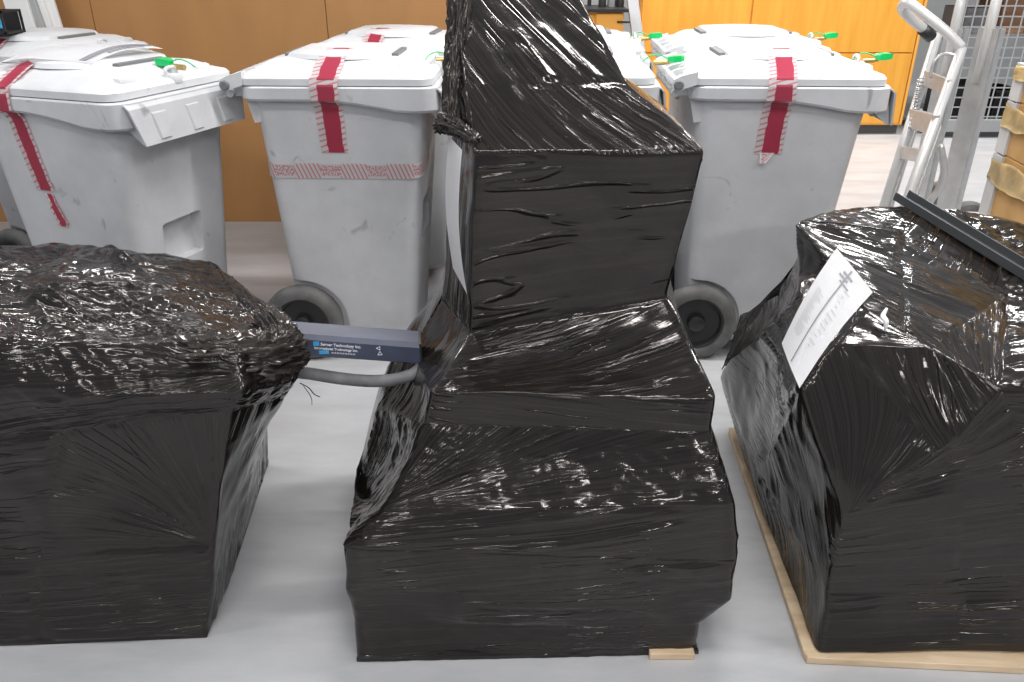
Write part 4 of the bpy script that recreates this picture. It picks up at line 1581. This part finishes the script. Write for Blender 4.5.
# ------------------------------------------------------------------ boxes on a pale base at the right edge
YB = 2.95
bx = at(982, 214, YB)
zb0 = bx.z
bn = onz(1085, 290, zb0)
BANG = math.atan2(bx.y - bn.y, bx.x - bn.x) - math.pi / 2
BC = Matrix.Rotation(BANG, 3, 'Z') @ Vector((0.36, -0.29, 0)) + Vector((bx.x, bx.y, 0))
tb = thing('transport_base', 'pale board base carrying the tan cardboard boxes', 'pallet', (BC.x, BC.y, 0), BANG)
bm = boxes(((0.0, 0, zb0 - 0.02), (0.80, 0.66, 0.035)), bevel=0.004)
obj('top_board', bm, CORNER, tb)
for sx in (-0.34, 0.34):
    for sy in (-0.27, 0.27):
        bm = boxes(((sx, sy, (zb0 - 0.0375) / 2), (0.09, 0.09, zb0 - 0.0375)), bevel=0.003)
        obj('leg', bm, CORNER, tb)
zz = zb0
ztop = [at(1002, 152, YB).z, at(1010, 100, YB).z, at(1018, 62, YB).z]
names = ('lowest tan cardboard box of the taped stack at the photo edge', 'middle tan cardboard box of the taped stack at the photo edge', 'top tan cardboard box of the taped stack, with a pale corner')
for k in range(3):
    h_ = ztop[k] - zz - 0.001
    t = thing('cardboard_box', names[k], 'box', (BC.x, BC.y, zz), BANG, 'tan boxes stacked at the photo edge')
    bm = boxes(((0, 0, h_ / 2), (0.72, 0.58, h_)), bevel=0.004)
    obj('body', bm, CARD, t)
    bm = bmesh.new()
    box(bm, (-0.365, 0.26, h_ / 2), (0.012, 0.07, h_ * 0.98), bevel=0.002)
    box(bm, (-0.336, 0.296, h_ / 2), (0.07, 0.012, h_ * 0.98), bevel=0.002)
    obj('corner_board', bm, CORNER, t)
    # crinkled band of yellowed film round the top of the box
    bm = bmesh.new()
    base = densify(rrect(-0.376, 0.376, 0.307, 0.02, 0, 3), 0.02)
    rings = []
    for q_ in range(7):
        tz = q_ / 6
        rg = []
        for i, p in enumerate(base):
            nz = mnoise.noise(Vector((p.x * 14, p.y * 14, tz * 2.2 + k * 9))) * 0.012 + 0.004
            rg.append(Vector((p.x * (1 + nz), p.y * (1 + nz), h_ * (0.56 + 0.36 * tz) + mnoise.noise(Vector((p.x * 9, p.y * 9, k * 5 + (0 if q_ == 0 else 3)))) * 0.018)))
        rings.append(rg)
    loft(bm, rings, False, False)
    bmesh.ops.solidify(bm, geom=bm.faces[:], thickness=0.0015)
    obj('film_band', bm, YFILM, t, smooth=True)
    zz = ztop[k]

# ------------------------------------------------------------------ boards leaning on the wall at the left
def leaning(name, label, pa, pb, y0, y1, mat, width, thick, cat='board'):
    a, b_ = at(pa[0], pa[1], y0), at(pb[0], pb[1], y1)
    dd = (b_ - a).normalized()
    ft = a - dd * ((a.z - 0.01) / dd.z)
    L_ = 1.75
    xx = Vector((1, 0, 0)); xx = (xx - dd * xx.dot(dd)).normalized(); yy = dd.cross(xx)
    bm = bmesh.new()
    box(bm, (ft + ft + dd * L_) / 2 + xx * width / 2, (width, thick, L_), Matrix((xx, yy, dd)).transposed(), bevel=0.004)
    return tag(obj(name, bm, mat), label, cat)


leaning('white_board', 'wide white board leaning against the brown wall', (17, 40), (4, 0), 4.22, 4.26, WHITEBOARD, 0.115, 0.03)
leaning('grey_board', 'grey strip board leaning right beside the wide white board', (43, 38), (29, 0), 4.24, 4.28, CAGEGREY, 0.033, 0.03)
leaning('white_board', 'narrow white board between two grey strips at the brown wall', (51, 38), (38, 0), 4.26, 4.30, WHITEBOARD, 0.030, 0.03)
leaning('grey_board', 'outermost thin grey strip leaning at the edge of the brown wall', (58, 38), (46, 0), 4.28, 4.32, WHITEBOARD, 0.04, 0.02)

# black basket with a blue card on the bin lid at the left edge
pb_ = at(0, 44, 3.42)
bk = thing('basket', 'small black basket holding a blue card, on a bin lid at the photo edge', 'basket', (pb_.x - 0.03, 3.44, 1.1205))
bm = boxes(((0, 0, 0.008), (0.24, 0.2, 0.012)), ((-0.115, 0, 0.06), (0.012, 0.2, 0.10)), ((0.115, -0.095, 0.06), (0.010, 0.01, 0.11)), ((0.115, 0.095, 0.06), (0.010, 0.01, 0.11)),
           ((0.115, 0, 0.112), (0.010, 0.2, 0.010)), ((0, 0.095, 0.112), (0.24, 0.01, 0.01)), ((0, -0.095, 0.112), (0.24, 0.01, 0.01)), ((0.03, -0.095, 0.06), (0.008, 0.008, 0.11)), ((0.0, 0.08, 0.06), (0.22, 0.01, 0.10)))
obj('frame', bm, BLACK, bk)
bm = boxes(((0.06, -0.07, 0.055), (0.07, 0.012, 0.05)), bevel=0.003)
obj('blue_card', bm, CYAN, bk)
bk.scale = (0.8, 0.7, 0.75)
